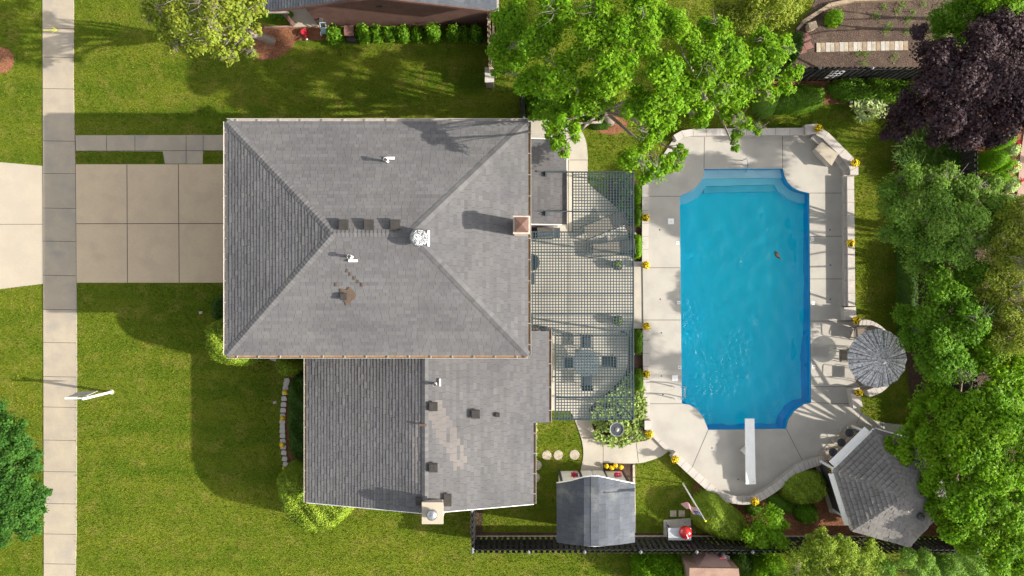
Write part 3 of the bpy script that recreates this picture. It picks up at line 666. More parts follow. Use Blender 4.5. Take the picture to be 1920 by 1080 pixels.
def gutter(a, b, outd, parent, debris=True):
    a, b = Vector(a), Vector(b); d = (b - a).normalized(); o_ = Vector(outd); mb = MB()
    za = Vector((0, 0, -.05))
    mb.bar(a + o_ * .055 + za + Vector((0, 0, -.04)), b + o_ * .055 + za + Vector((0, 0, -.04)), .11, .02, 'gutter')
    mb.bar(a + o_ * .115 + za, b + o_ * .115 + za, .014, .1, 'cap')
    L_ = (b - a).length; n = int(L_ / .8)
    for i in range(n): c = a + d * (i + .5) * L_ / n; mb.bar(c + o_ * .01 + za + Vector((0, 0, .035)), c + o_ * .12 + za + Vector((0, 0, .035)), .028, .02, 'gutter')
    mb.build('gutter', 'gutter', parent)
    if debris: mb = MB(); mb.bar(a + o_ * .05 + za + Vector((0, 0, -.02)), b + o_ * .05 + za + Vector((0, 0, -.02)), .07, .02); mb.build('gutter_debris', 'debris', parent)
E_ = .0
gutter(nw + Vector((0, 0, .02)), ne + Vector((0, 0, .02)), (0, 1, 0), house, False)
gutter(sw + Vector((0, 0, .02)), se + Vector((0, 0, .02)), (0, -1, 0), house)
gutter(sw + Vector((0, 0, .02)), nw + Vector((0, 0, .02)), (-1, 0, 0), house, False)
gutter(se + Vector((0, 0, .02)), ne + Vector((0, 0, .02)), (1, 0, 0), house)
def plane_z(p0, p1, p2):
    n = (Vector(p1) - Vector(p0)).cross(Vector(p2) - Vector(p0)); return lambda x, y: p0[2] - (n.x * (x - p0[0]) + n.y * (y - p0[1])) / n.z
def seat_px(x, y, pz, h0):
    """find the roof point seen at x, y"""
    h = h0
    for _ in range(30): p = P(x, y, h); h = pz(p.x, p.y)
    return P(x, y, h)
zN = plane_z(nw, ne, rw); zS = plane_z(sw, se, rw); zEa = plane_z(ne, se, re); zW = plane_z(nw, sw, rw)
# lower wing: gable roof with its ridge north-south
WR, WE = 4.63, 3.2
xr = P(797, 700, WR).x; xw = P(575, 700, WE).x; slope = (WR - WE) / (xr - xw)
xe1 = P(1000, 700, 3.42).x; ze1 = WR - slope * (xe1 - xr); xe2 = P(1029, 700, 3.2).x; ze2 = WR - slope * (xe2 - xr)
ys = P(575, 942, WE).y; yn = se.y + .8; ystep = P(1000, 792, 3.3).y
wingr = newmb()
def wing_patch(p, tn):
    # newer, paler replacement shingles run diagonally down the east slope and in one bit of the west slope
    px = 960 + p.x * 40 * H / (H - p.z); py = 540 - p.y * 40 * H / (H - p.z)
    t = (py - 745) / 130
    if 0 < t < 1 and abs(px - (808 + 62 * t)) < 20 - 6 * abs(t - .4) and (px + py) % 13 > 1: return (1.42, 1.33, 1.25)
    if 795 > px > 762 and 780 + (790 - px) * 1.2 < py < 905 and (px % 17) > 6: return (1.4, 1.34, 1.28)
    return tn
shingles(wingr, [(xw, ys, WE), (xw, yn, WE), (xr, yn, WR), (xr, ys, WR)], patch=wing_patch)
shingles(wingr, [(xe1, ystep, ze1), (xe1, ys, ze1), (xr, ys, WR), (xr, ystep, WR)], patch=wing_patch)
shingles(wingr, [(xe2, yn, ze2), (xe2, ystep, ze2), (xr, ystep, WR), (xr, yn, WR)], patch=wing_patch)
ridge_caps(wingr, (xr, ys, WR + .01), (xr, yn, WR + .01), (-1, 0, -slope), (1, 0, -slope), wd=.14)
wingr.build('roof', 'shingle', house)
mb = MB(); mb.prism([(xw + .35, ys + .3), (xe1 - .3, ys + .3), (xe1 - .3, ystep + .3), (xe2 - .35, ystep + .3), (xe2 - .35, yn), (xw + .35, yn)], 0, WE - .15, None)
mb.add([(xw + .35, ys + .3, WE - .15), (xe1 - .3, ys + .3, WE - .15), (xr, ys + .3, WR - .1), (xw + .35, ys + .32, WE - .15), (xe1 - .3, ys + .32, WE - .15), (xr, ys + .32, WR - .1)], [[0, 1, 2], [5, 4, 3]])
mb.build('wall', 'cream_wall', house)
mb = MB()
for (xa, za) in ((xw, WE), (xe1, ze1)): mb.bar((xa, ys - .012, za - .07), (xr, ys - .012, WR - .07), .03, .15)
mb.build('rake_board', 'white', house)
gutter((xw, ys, WE), (xw, se.y - .1, WE), (-1, 0, 0), house)
gutter((xe1, ys, ze1), (xe1, ystep, ze1), (1, 0, 0), house)
gutter((xe2, ystep, ze2), (xe2, se.y + .9, ze2), (1, 0, 0), house)
zWw = lambda x, y: WE + slope * (x - xw); zWe = lambda x, y: WR - slope * (x - xr)
# low lean-to roof on the patio side
LE, LW = 2.75, 3.1
l0 = P(1062, 262, LE); l1 = P(1062, 421, LE); lx = ne.x - .5
low = newmb(); shingles(low, [(l0.x, l0.y, LE), (l0.x, l1.y, LE), (lx, l1.y, LW), (lx, l0.y, LW)]); low.build('porch_roof', 'shingle', house)
mb = MB(); mb.prism([(lx, l1.y + .1), (l0.x - .25, l1.y + .1), (l0.x - .25, l0.y - .1), (lx, l0.y - .1)], 0, LE - .1, None); mb.build('porch_wall', 'cream_wall', house)
mb = MB(); mb.bar((lx, l1.y - .01, LW - .05), (l0.x, l1.y - .01, LE - .05), .03, .12); mb.bar((lx, l0.y + .01, LW - .05), (l0.x, l0.y + .01, LE - .05), .03, .12); mb.bar((l0.x + .02, l1.y, LE - .05), (l0.x + .02, l0.y, LE - .05), .03, .12); mb.build('porch_trim', 'white', house)
# roof fittings
def box_vent(px, py, pz, h0, s=.36, m='vent_brown', hh=.17):
    p = seat_px(px, py, pz, h0); mb = MB(); mb.box((p.x, p.y, p.z + hh / 2 - .02), (s * .8, s * .8, hh), 0); mb.box((p.x, p.y, p.z + hh), (s, s, .05), 0); mb.box((p.x, p.y, p.z + hh + .035), (s * .86, s * .8, .03), 0)
    mb.build('roof_vent', m, house)
for x, y in ((646, 422), (693, 422), (742, 422)): box_vent(x, y, zN, 6.5, .38)
box_vent(646, 556, zS, 6.2, .26)
box_vent(813, 761, zWe, 4.4, .36); box_vent(892, 775, zWe, 4.2, .36); box_vent(813, 875, zWe, 4.4, .36); box_vent(933, 777, zWe, 4, .18, hh=.1)
def stain(px, py, pts, pz, h0):
    mb = MB(); c = seat_px(px, py, pz, h0); vs = []
    for (a, b) in pts: q = seat_px(px + a, py + b, pz, h0); vs.append((q.x, q.y, q.z + .05))
    vs.append((c.x, c.y, c.z + .05)); n = len(pts); mb.add(vs, [[i, (i + 1) % n, n] for i in range(n)]); o = mb.build('roof_stain', 'stain', house)
pp = []
for i in range(26): a = -i * 2 * math.pi / 26; r = 14 + 1.6 * math.sin(i * .72) + 2.2 * math.sin(i * 1.31 + 1) + random.uniform(-1.2, 1.2); pp.append((6 + r * math.cos(a), -2 + r * 1.08 * math.sin(a)))
stain(646, 556, pp, zS, 6.2)
for x, y in ((652, 508), (658, 514.5), (665.5, 521.5), (672.5, 528), (680, 534.5), (631, 534)): stain(x, y, [(-1.6, -3.4), (1.6, -3.4), (1.6, 3.4), (-1.6, 3.4)][::-1], zS, 6.2)
stain(793, 796.5, [(-7, -2), (7, -2), (7, 2.2), (-7, 2.2)][::-1], lambda x, y: WR + .03, WR)
def pipe_vent(px, py, pz, h0, hh=.45, fl=(.2, .1)):
    p = seat_px(px, py, pz, h0); mb = MB()
    mb.tube([p - Vector((0, 0, .1)), p + Vector((0, 0, hh * .9))], .055, 12); mb.tube([p + Vector((0, 0, hh * .85)), p + Vector((0, 0, hh))], .085, 12, cap=False)
    mb.box((p.x + fl[0], p.y + fl[1], p.z + .05), (.34 if fl[0] < .15 else .06, .09 if fl[0] < .15 else .3, .05)); o = mb.build('plumbing_vent', 'white', house)
    mb = MB(); mb.tube([p + Vector((0, 0, hh - .01)), p + Vector((0, 0, hh + .004))], .05, 12); mb.build('vent_opening', 'dark_metal', o)
pipe_vent(727, 303, zN, 6.2, fl=(.1, .12)); pipe_vent(660, 482, zS, 6.4, fl=(.05, -.14)); pipe_vent(817, 719, zWe, 4.4, .35, fl=(.18, .05))
# turbine ventilator
p = seat_px(788, 447, zS, 6.7); mb = MB(); mb.tube([p - Vector((0, 0, .15)), p + Vector((0, 0, .12))], .2, 20); tv = mb.build('turbine_vent', 'galv', house)
mb = MB(); rr = .33
for i in range(26):
    a0 = 2 * math.pi * i / 26; pts_l = []
    for j in range(9):
        ph = math.pi * (j + .3) / 8.6; r_ = rr * math.sin(min(ph, math.pi * .97)); z = p.z + .34 - .25 * math.cos(ph)
        for da in (0, .17): a = a0 + da + ph * .35; pts_l.append((p.x + (r_ + .02 * (da > 0)) * math.cos(a), p.y + (r_ + .02 * (da > 0)) * math.sin(a), z))
    mb.add(pts_l, [[2 * j, 2 * j + 1, 2 * j + 3, 2 * j + 2] for j in range(8)], 'steel')
mb.lathe([(.02, .2), (.22, .27), (.25, .36), (.2, .45), (.02, .5)], tuple(p), 20, 'chair_dark'); mb.lathe([(.12, .575), (.1, .6), (.01, .61)], tuple(p), 16, 'steel')
mb.build('turbine_head', 'steel', house)
M['foil'] = mat('turbine_metal', (.75, .76, .78), (.30, .30, .31), s1=16, s2=17, var=.3, rough=.22, metal=1, bump=1, bdist=.12)
mb = MB(); mb.ball((p.x, p.y, p.z + .34), .345, 30, None, .28); mb.build('turbine_dome', 'foil', tv, smooth=True)
mb = MB(); q = seat_px(804, 447, zEa, 6.7); mb.box((q.x, q.y, q.z + .06), (.07, .6, .07)); mb.build('flashing', 'white', house)
# soot-dark ring round the ventilator is real staining
# brick chimney by the east eave
c = P(977, 429, 5.6); cw_, cd_ = .52, .56
mb = MB(); mb.prism([(c.x - cw_ / 2, c.y - cd_ / 2), (c.x + cw_ / 2, c.y - cd_ / 2), (c.x + cw_ / 2, c.y + cd_ / 2), (c.x - cw_ / 2, c.y + cd_ / 2)], 3, 7.15, None, bottom=False); ch = mb.build('chimney', 'chimney', house)
ct = P(977, 429.5, 7.2); s_ = .29
mb = MB(); mb.box((c.x, c.y, 7.2), (.62, .66, .12)); mb.build('chimney_crown', 'chimney', ch)
mb = MB(); mb.box((c.x, c.y, 7.3), (.5, .54, .06)); mb.add([(c.x - .24, c.y - .26, 7.332), (c.x + .24, c.y - .26, 7.332), (c.x + .24, c.y + .26, 7.332), (c.x - .24, c.y + .26, 7.332), (c.x, c.y, 7.4)], [[0, 1, 4], [1, 2, 4], [2, 3, 4], [3, 0, 4]]); mb.build('chimney_cap', 'copper', ch)
# south gable chimney with a metal cowl
c = P(811, 962, 5.1); mb = MB(); mb.box((c.x, c.y, 2.5), (.72, .72, 5.0)); ch2 = mb.build('chimney', 'chimney', house)
mb = MB(); mb.box((c.x, c.y, 5.06), (.84, .86, .12)); mb.build('chimney_crown', 'concrete_cream', ch2)
mb = MB(); mb.lathe([(.12, 5.12), (.12, 5.25), (.21, 5.26), (.21, 5.38), (.14, 5.44), (.02, 5.47)], (c.x, c.y, 0), 18, None); mb.build('chimney_cowl', 'galv', ch2, smooth=True)
mb = MB(); mb.box((c.x - .55, c.y + .32, WR - .02), (.35, .32, .06)); mb.box((c.x + .55, c.y + .34, WR - .1), (.3, .5, .06)); mb.build('flashing', 'vent_brown', house)

# ================================================================== PERGOLA
PH = 3.0
def pxx(x): return P(x, 540, PH).x
def pyy(y): return P(960, y, PH).y
t = thing('pergola', 'dark blue green lattice pergola over the patio behind the house', 'pergola', (pxx(1100), pyy(540), 0))
xr0 = pxx(1188)
rects = [(pxx(1074), pyy(435), xr0, pyy(322)), (ne.x + .02, pyy(628), xr0, pyy(435)), (pxx(1041.5), pyy(787), xr0, pyy(628))]
lat = MB(); cell = .1227; zz = PH
for (x0, y0, x1, y1) in rects:
    n = round((xr0 - x0) / cell)
    for i in range(n + 1): x = xr0 - i * cell; lat.box((x, (y0 + y1) / 2, zz + .008), (.037, y1 - y0, .012))
    y = pyy(322)
    while y > y0 - .01:
        if y <= y1 + .01: lat.box(((x0 + x1) / 2, y, zz - .008), (x1 - x0, .037, .012))
        y -= cell
lat.build('lattice', 'pergola', t)
for (yy, x0, x1) in ((322, 1005, 1188), (396, 1004, 1188), (434.5, 994, 1188), (472.5, 990, 1188), (512, 990, 1188), (550.5, 990, 1188), (589, 990, 1188), (628.5, 1000, 1188), (668.5, 1041, 1188), (707, 1004, 1188), (746, 1041, 1188), (786.5, 1004, 1188)):
    mb = MB(); mb.bar((pxx(x0), pyy(yy), PH - .09), (pxx(x1), pyy(yy), PH - .09), .04, .14); mb.build('rafter', 'pergola_joist', t)
for xx, ya, yb in ((1188, 322, 787), (1074, 322, 435), (1041.5, 628, 787)):
    mb = MB(); mb.bar((pxx(xx), pyy(ya), PH - (.09 if xx != 1115 else .2)), (pxx(xx), pyy(yb), PH - (.09 if xx != 1115 else .2)), .045, .16 if xx != 1115 else .08); mb.build('beam', 'pergola', t)
for y in (324, 470, 630, 784):
    mb = MB(); q = (pxx(1187), pyy(y)); mb.tube([(q[0], q[1], 0), (q[0], q[1], PH - .15)], .05, 10, flat=1); mb.build('post', 'pergola', t)
for y in (322, 396, 707, 786.5):
    mb = MB(); mb.bar((pxx(1012), pyy(y) - .12, 2.95), (pxx(1026), pyy(y) - .02, 2.9), .05, .04); mb.box((pxx(1024), pyy(y) - .1, 2.98), (.08, .2, .1)); mb.build('bracket', 'pergola_joist', t)
#==OBJECTS==
# ================================================================== NEIGHBOUR'S HOUSE (north)
nh = thing('brick_house', 'brown brick house with grey gable roof at the top edge of the photo', 'house', P(720, 30))
bw = P(598, 49); be = P(905, 49); yb = bw.y; ov = .48; NE_ = 2.95; xwE = P(497, 22, NE_).x; xeE = P(931, 18, NE_).x; xm = (xwE + xeE) / 2; zr = NE_ + .30 * (xeE - xm)
x0, x1 = bw.x, xeE - .35
mb = MB(); zz0 = NE_ - .12 + .30 * (x0 - xwE)
mb.add([(x0, yb, 0), (x1, yb, 0), (x1, yb, NE_), (xm, yb, zr - .12), (x0, yb, zz0), (x0, yb + 9, 0), (x0, yb + 9, zz0), (x1, yb + 9, 0), (x1, yb + 9, NE_)], [[0, 1, 2, 3, 4], [5, 0, 4, 6], [1, 7, 8, 2]])
mb.build('wall', 'brick', nh)
r_ = newmb('shingle_dark'); yr = yb - ov
shingles(r_, [(xwE, yr, NE_), (xwE, yr + 9, NE_), (xm, yr + 9, zr), (xm, yr, zr)]); shingles(r_, [(xeE, yr + 9, NE_), (xeE, yr, NE_), (xm, yr, zr), (xm, yr + 9, zr)]); r_.build('roof', 'shingle_dark', nh)
mb = MB()
for xa in (xwE, xeE): mb.bar((xa, yr - .01, NE_ - .1), (xm, yr - .01, zr - .1), .03, .16)
mb.build('rake_board', 'brick', nh)
mb = MB(); mb.bar((xwE - .05, yr, NE_ - .05), (xwE - .05, yr + 9, NE_ - .05), .1, .1); mb.bar((xwE - .1, yr - .03, NE_ - .06), (xwE + 1.0, yr - .03, NE_ - .06), .06, .12); mb.build('gutter', 'gutter', nh)
mb = MB(); mb.bar((xeE + .05, yr, NE_ - .05), (xeE + .05, yr + 9, NE_ - .05), .1, .1); mb.build('gutter', 'gutter', nh)
mb = MB(); pb = P(551, 47); mb.tube([pb, (pb.x, pb.y, NE_ - .05)], .12, 4); mb.build('porch_post', 'brick', nh)
mb = MB(); mb.prism([P(545, 52), P(598, 51), P(598, -40), P(545, -40)], -.05, .1, None); mb.build('porch_slab', 'concrete_cream', nh)
mb = MB(); mb.prism([P(497, 54), P(546, 51.5), P(546, 49.5), P(497, 51.5)], -.05, .12, None); mb.build('bed_edging', 'pinkish', nh)
mb = MB(); vv = P(709, 2, 2.6); mb.lathe([(.1, 0), (.12, .04), (.02, .05)], (0, 0, 0), 14); mb.v = [(vv.x + v[0] * 1.2, yb - v[2], 2.3 + v[1] * .6) for v in mb.v]; mb.build('wall_vent', 'dark_metal', nh)
mb = MB(); vv = P(604, 34, 1); mb.box((P(612, 45).x, yb - .06, .9), (.12, .12, .18)); mb.build('wall_tap', 'galv', nh)

# ================================================================== GARDEN SHED
t = thing('garden_shed', 'grey roofed garden shed with white front and black trim beside the black fence', 'shed', P(1117, 940))
yf = P(1047, 883).y; xl = P(1047.5, 883).x; xrr = P(1167, 883).x; ybk = P(1117, 1018, 1.9).y + .15
prof = [(P(1044, 905, 1.9).x, 1.9), (P(1070, 901, 2.42).x, 2.42), (P(1095, 895, 2.8).x, 2.8), (P(1108, 893, 2.88).x, 2.88), (P(1121, 893, 2.88).x, 2.88), (P(1136, 896, 2.78).x, 2.78), (P(1162, 901, 2.4).x, 2.4), (P(1190, 907, 1.9).x, 1.9)]
fy = [P(0, 906, 1.9).y, P(0, 902, 2.42).y, P(0, 895, 2.8).y, P(0, 893, 2.88).y, P(0, 893, 2.88).y, P(0, 896, 2.78).y, P(0, 901.5, 2.4).y, P(0, 907, 1.9).y]
by = [P(0, 1017, 1.9).y, P(0, 1021, 2.42).y, P(0, 1023.5, 2.8).y, P(0, 1024.5, 2.88).y, P(0, 1024.5, 2.88).y, P(0, 1023.5, 2.78).y, P(0, 1021, 2.4).y, P(0, 1017, 1.9).y]
r_ = newmb('shingle_dark')
for i in range(7):
    (xa, za), (xb, zb) = prof[i], prof[i + 1]
    if zb > za or (i == 3): shingles(r_, [(xa, fy[i], za), (xa, by[i], za), (xb, by[i + 1], zb), (xb, fy[i + 1], zb)], expo=.32, th=.01)
    else: shingles(r_, [(xb, by[i + 1], zb), (xb, fy[i + 1], zb), (xa, fy[i], za), (xa, by[i], za)], expo=.32, th=.01)
r_.build('roof', 'shingle_dark', t)
mb = MB(); pts = [(xl, 0), (xrr, 0), (xrr, 2.0), (P(1136, 896, 2.7).x, 2.66), (P(1114, 893, 2.8).x, 2.76), (P(1095, 895, 2.7).x, 2.66), (xl, 2.0)]
n = len(pts); mb.add([(x, yf, z) for x, z in pts] + [(x, ybk, z) for x, z in pts], [list(range(n)), [i + n for i in range(n)][::-1]] + [[(i + 1) % n, i, i + n, (i + 1) % n + n] for i in range(n)]); mb.build('wall', 'white', t)
for i, x in enumerate((1048, 1086, 1131.5, 1166)):
    mb = MB(); mb.box((P(x, 883).x, yf + .012, 1.05), (.11, .03, 2.1)); mb.build('trim_board', 'chair_dark', t)
for x in (1098, 1120):
    mb = MB(); mb.box((P(x, 883).x, yf + .03, 1.0), (.5, .03, 1.85)); d = mb.build('door', 'white', t)
    mb = MB(); mb.ball((P(1109, 883).x + (.06 if x == 1120 else -.06), yf + .07, 1.0), .03); mb.build('handle', 'dark_metal', d)
for x, m_ in ((1074, 'pink_flower'), (1152, 'pink_flower')):
    pxf = P(x, 883).x; mb = MB(); mb.box((pxf - .0, yf + .08, .92), (.3, .12, .12)); wb = mb.build('window_box', 'terracotta', t)
    c_ = np.array([[pxf, yf + .12, 1.05]]) + rng.normal(0, .07, (70, 3)); quads_mesh('flowers', leaf_quads(c_, rng.normal(size=(70, 3)) + [0, .5, 1], .07, .06), leaf_tints(70), m_, wb)
for i in range(7):
    (xa, za), (xb, zb) = prof[i], prof[i + 1]
mb = MB()
for i in range(7): mb.bar((prof[i][0], fy[i] + .012, prof[i][1] - .03), (prof[i + 1][0], fy[i + 1] + .012, prof[i + 1][1] - .03), .03, .07)
mb.build('rake_board', 'white', t)

# ================================================================== GAZEBO
GH, GP = 2.3, 3.5
cs6 = [P(1640, 805, GH), P(1562, 882, GH), P(1597, 995, GH), P(1705, 1025, GH), P(1779, 944, GH), P(1745, 835, GH)]
ctr = sum(cs6, Vector()) / 6; pk = P(1697, 930, GP); pk = Vector((ctr.x * .6 + pk.x * .4, ctr.y * .6 + pk.y * .4, GP))
t = thing('gazebo', 'six sided gazebo bar with hipped grey shingle roof under the big tree', 'gazebo', (ctr.x, ctr.y, 0))
M['shingle_gazebo'] = mat('shingle_gazebo', (.175, .165, .155), (.14, .132, .126), s1=1.2, s2=55, var=.2, rough=.95, bump=.35, tint=True, spec=.15)
r_ = newmb('shingle_gazebo')
for i in range(6):
    a, b = cs6[i], cs6[(i + 1) % 6]; shingles(r_, [a, b, pk], expo=.19, tab=.32, th=.045, gap=.012)
for i in range(6): ridge_caps(r_, cs6[i], pk, *wings(cs6[i], pk, cs6[(i - 1) % 6], cs6[(i + 1) % 6]), wd=.13, step=.19, m='shingle_gazebo')
r_.build('roof', 'shingle_gazebo', t)
mb = MB()
for i in range(6): a, b = cs6[i], cs6[(i + 1) % 6]; mb.bar(a + Vector((0, 0, -.08)), b + Vector((0, 0, -.08)), .03, .13)
mb.build('fascia', 'white', t)
mb = MB(); mb.prism([tuple(ctr.lerp(c, .96)) for c in cs6], 0, .1, None); mb.build('floor_slab', 'concrete_cream', t)
for c in cs6: mb = MB(); q = ctr.lerp(c, .88); mb.tube([(q.x, q.y, 0), (q.x, q.y, GH - .05)], .07, 4); mb.build('post', 'white', t)
for i in range(1, 6):
    a, b = ctr.lerp(cs6[i], .87), ctr.lerp(cs6[(i + 1) % 6], .87); mb = MB(); mb.bar((a.x, a.y, .5), (b.x, b.y, .5), .06, .8); mb.build('low_wall', 'dark_metal', t)
def outn(i):
    a, b = cs6[i], cs6[(i + 1) % 6]; m_ = (a + b) / 2; d = (b - a).normalized(); o = Vector((d.y, -d.x, 0));
    if o.dot(m_ - ctr) < 0: o = -o
    return a, b, m_, d, o
# propped white shutters
for i, w_ in ((0, .29), (1, .13), (5, .06)):
    a, b, m_, d, o = outn(i); L_ = (b - a).length * .43; mb = MB()
    lo_ = 2.0; c0 = m_ + o * .0; c1 = m_ + o * w_ * 1.0
    if i == 0: c1 = m_ + o * .26; c0 = m_ - o * .1
    vs = [(*(c0 - d * L_)[:2], lo_ + .18), (*(c0 + d * L_)[:2], lo_ + .18), (*(c1 + d * L_)[:2], lo_ - (.0 if i else -.05)), (*(c1 - d * L_)[:2], lo_ - (.0 if i else -.05))]
    vs2 = [(v[0], v[1], v[2] - .03) for v in vs]; mb.add(vs + vs2, [[0, 1, 2, 3], [7, 6, 5, 4], [0, 4, 5, 1], [1, 5, 6, 2], [2, 6, 7, 3], [3, 7, 4, 0]])
    mb.build('shutter', 'white', t)
# bar counter on the pool side, stools in front
a, b, m_, d, o = outn(0); base = P(1578, 842)
ca, cb = P(1557, 869, .72), P(1609, 811, .72); dd = (cb - ca).normalized(); oo = Vector((-dd.y, dd.x, 0)); oo = oo if oo.dot(o) > 0 else -oo
mb = MB(); mb.prism([ca - oo * .05, cb - oo * .05, cb + oo * .17, ca + oo * .17], .66, .72, None); mb.build('bar_counter', 'concrete_beige', t)
for q in (ca, cb): mb = MB(); mb.bar(Vector((q.x, q.y, .72)) - oo * .25, Vector((q.x, q.y, .72)) + oo * .2, .07, .14); mb.build('counter_end', 'chair_dark', t)
mb = MB()
for i in range(5):
    q = ca.lerp(cb, (i + .7) / 5.4) + oo * .03; mb.bar(q - dd * .12 + Vector((0, 0, .004)), q + dd * .12 + Vector((0, 0, .004)), .045, .012)
mb.build('counter_slots', 'dark_metal', t)
mb = MB(); q = P(1721, 966, 2.7); mb.tube([q - Vector((0, 0, .3)), q + Vector((0, 0, .22))], .1, 12); mb.lathe([(.02, .2), (.16, .2), (.16, .26), (.02, .34)], tuple(q), 12); mb.build('roof_vent', 'dark_metal', t)
def stool():
    t = thing('bar_stool', '', 'stool', (0, 0, 0), 'bar stools at the gazebo counter')
    mb = MB(); mb.lathe([(.02, .70), (.17, .70), (.19, .73), (.19, .76), (.17, .79), (.02, .795)], (0, 0, 0), 22); mb.build('seat', 'chair_dark', t, smooth=True)
    mb = MB(); mb.tube([(.185 * math.cos(R(a)), .185 * math.sin(R(a)), .98) for a in range(115, 250, 12)], .018, 8)
    for a in (120, 180, 240): mb.tube([(.17 * math.cos(R(a)), .17 * math.sin(R(a)), .77), (.185 * math.cos(R(a)), .185 * math.sin(R(a)), .98)], .011, 6)
    mb.build('backrest', 'chair_dark', t)
    for a in (45, 135, 225, 315): mb = MB(); ca_, sa = math.cos(R(a)), math.sin(R(a)); mb.tube([(.13 * ca_, .13 * sa, .7), (.23 * ca_, .23 * sa, 0)], .014, 6); mb.build('leg', 'steel', t)
    mb = MB(); mb.tube([(.2 * math.cos(R(a)), .2 * math.sin(R(a)), .25) for a in range(0, 361, 20)], .01, 6); mb.build('foot_ring', 'steel', t)
    return t
st = stool(); ang = math.atan2(-oo.y, -oo.x)
for i, (x, y, l) in enumerate(((1592.5, 811.5, 'black bar stool nearest the parasol end of the gazebo counter'), (1577.5, 829.5, 'black bar stool in the middle of the gazebo counter'), (1561.5, 848, 'black bar stool nearest the yellow flowers by the gazebo'))):
    s = st if i == 0 else copy_tree(st); q = P(x, y, .8); s.location = (q.x, q.y, ZD); s.rotation_euler.z = ang; s['label'] = l

# ================================================================== FENCES
def picket_fence(name, label, a, b, h=1.75, step=.125, bw=.14, off=.06, posts=2.4, m='fence', group='black board fences', cap=True, lean=0):
    a, b = Vector((a[0], a[1], 0)), Vector((b[0], b[1], 0)); d = (b - a).normalized(); q = Vector((-d.y, d.x, 0)); L_ = (b - a).length
    t = thing(name, label, 'fence', a, group); rz = math.atan2(d.y, d.x)
    mb = MB(); n = int(L_ / step)
    for i in range(n):
        s = 1 if i % 2 else -1; c = a + d * (i + .5) * L_ / n + q * off * s; hh = h - random.uniform(0, .03)
        mb.box((c.x, c.y, hh / 2 + .03), (bw, .02, hh - .06), rz + random.uniform(-.02, .02))
    mb.build('boards', m, t)
    for z in (.35, 1.0, h - .25):
        mb = MB(); mb.bar(a + Vector((0, 0, z)), b + Vector((0, 0, z)), .05, .09); mb.build('rail', m, t)
    k = max(1, round(L_ / posts))
    for i in range(k + 1):
        c = a + d * L_ * i / k; mb = MB(); mb.box((c.x, c.y, (h + .02) / 2), (.1, .1, h + .02), rz); p_ = mb.build('post', m, t)
        if cap: mb = MB(); mb.lathe([(.09, h + .02), (.09, h + .05), (.01, h + .09)], (c.x, c.y, 0), 4); mb.build('post_cap', 'post_cap', p_)
    return t
fy0 = P(0, 1035, 1.77).y
picket_fence('board_fence', 'long black board fence along the bottom of the yard behind the shed', (-1.75, fy0), (20.6, fy0))
picket_fence('board_fence', 'short black board fence running from the wing corner down to the long fence', (-1.75, fy0 + .12), (-1.78, P(0, 957, 1.77).y))
ny0 = P(0, 127, 1.8).y
picket_fence('board_fence', 'black board fence between the dug garden plot and the north shrubs', (P(1440, 127, 1.8).x, ny0), (20.6, ny0))
picket_fence('board_fence', 'black board fence down the right side behind the green trees', (20.6, fy0 + .12), (20.6, ny0 - .12))
picket_fence('board_fence', 'dark fence between the north lawn and the tree at the house corner', (P(982, 222, 1.6).x, P(0, 222, 1.6).y), (P(978, 155, 1.6).x, P(0, 155, 1.6).y), h=1.6)
picket_fence('wood_fence', 'weathered brown wooden fence beside the brick house', (P(919, 128, 1.6).x, P(0, 128, 1.6).y), (P(914, 18, 1.6).x, P(0, 18, 1.6).y + 1.5), h=1.6, m='wood', group='fences beside the brick house', cap=False)
mb = MB(); mb.bar((P(925, 128, 1.5).x, P(0, 110, 1.5).y, 1.4), (P(925, 128, 1.5).x, P(0, 18, 1.5).y + 1, 1.4), .09, .06); mb.bar((P(925, 128, 1.5).x, P(0, 110, 1.5).y, .0), (P(925, 128, 1.5).x, P(0, 110, 1.5).y, 1.4), .09, .09)
one('fence_rail', 'long reddish timber rail just right of the weathered wooden fence', 'rail', mb, 'wood')
mb = MB(); q = P(918, 142, .9); mb.box((q.x, q.y, .5), (.36, .62, 1.0)); mb.box((q.x, q.y, 1.03), (.42, .68, .06)); one('stone_pillar', 'square grey stone pillar at the lower end of the wooden fence', 'pillar', mb, 'stone')
mb = MB(); mb.prism([P(890, 1003.6), P(1700, 1003.6), P(1700, 1006), P(890, 1006)], 0, .09, None)
one('fence_edging', 'thin pale edging board along the foot of the long black fence', 'edging', mb, 'concrete_cream')
mb = MB(); a = P(1180, 871); mb.prism(PX([(1186, 871), (1190, 871), (1192, 998), (1188, 998)]), 0, .07, None); one('path_edging', 'thin tan kerb running down beside the shed', 'edging', mb, 'paver')

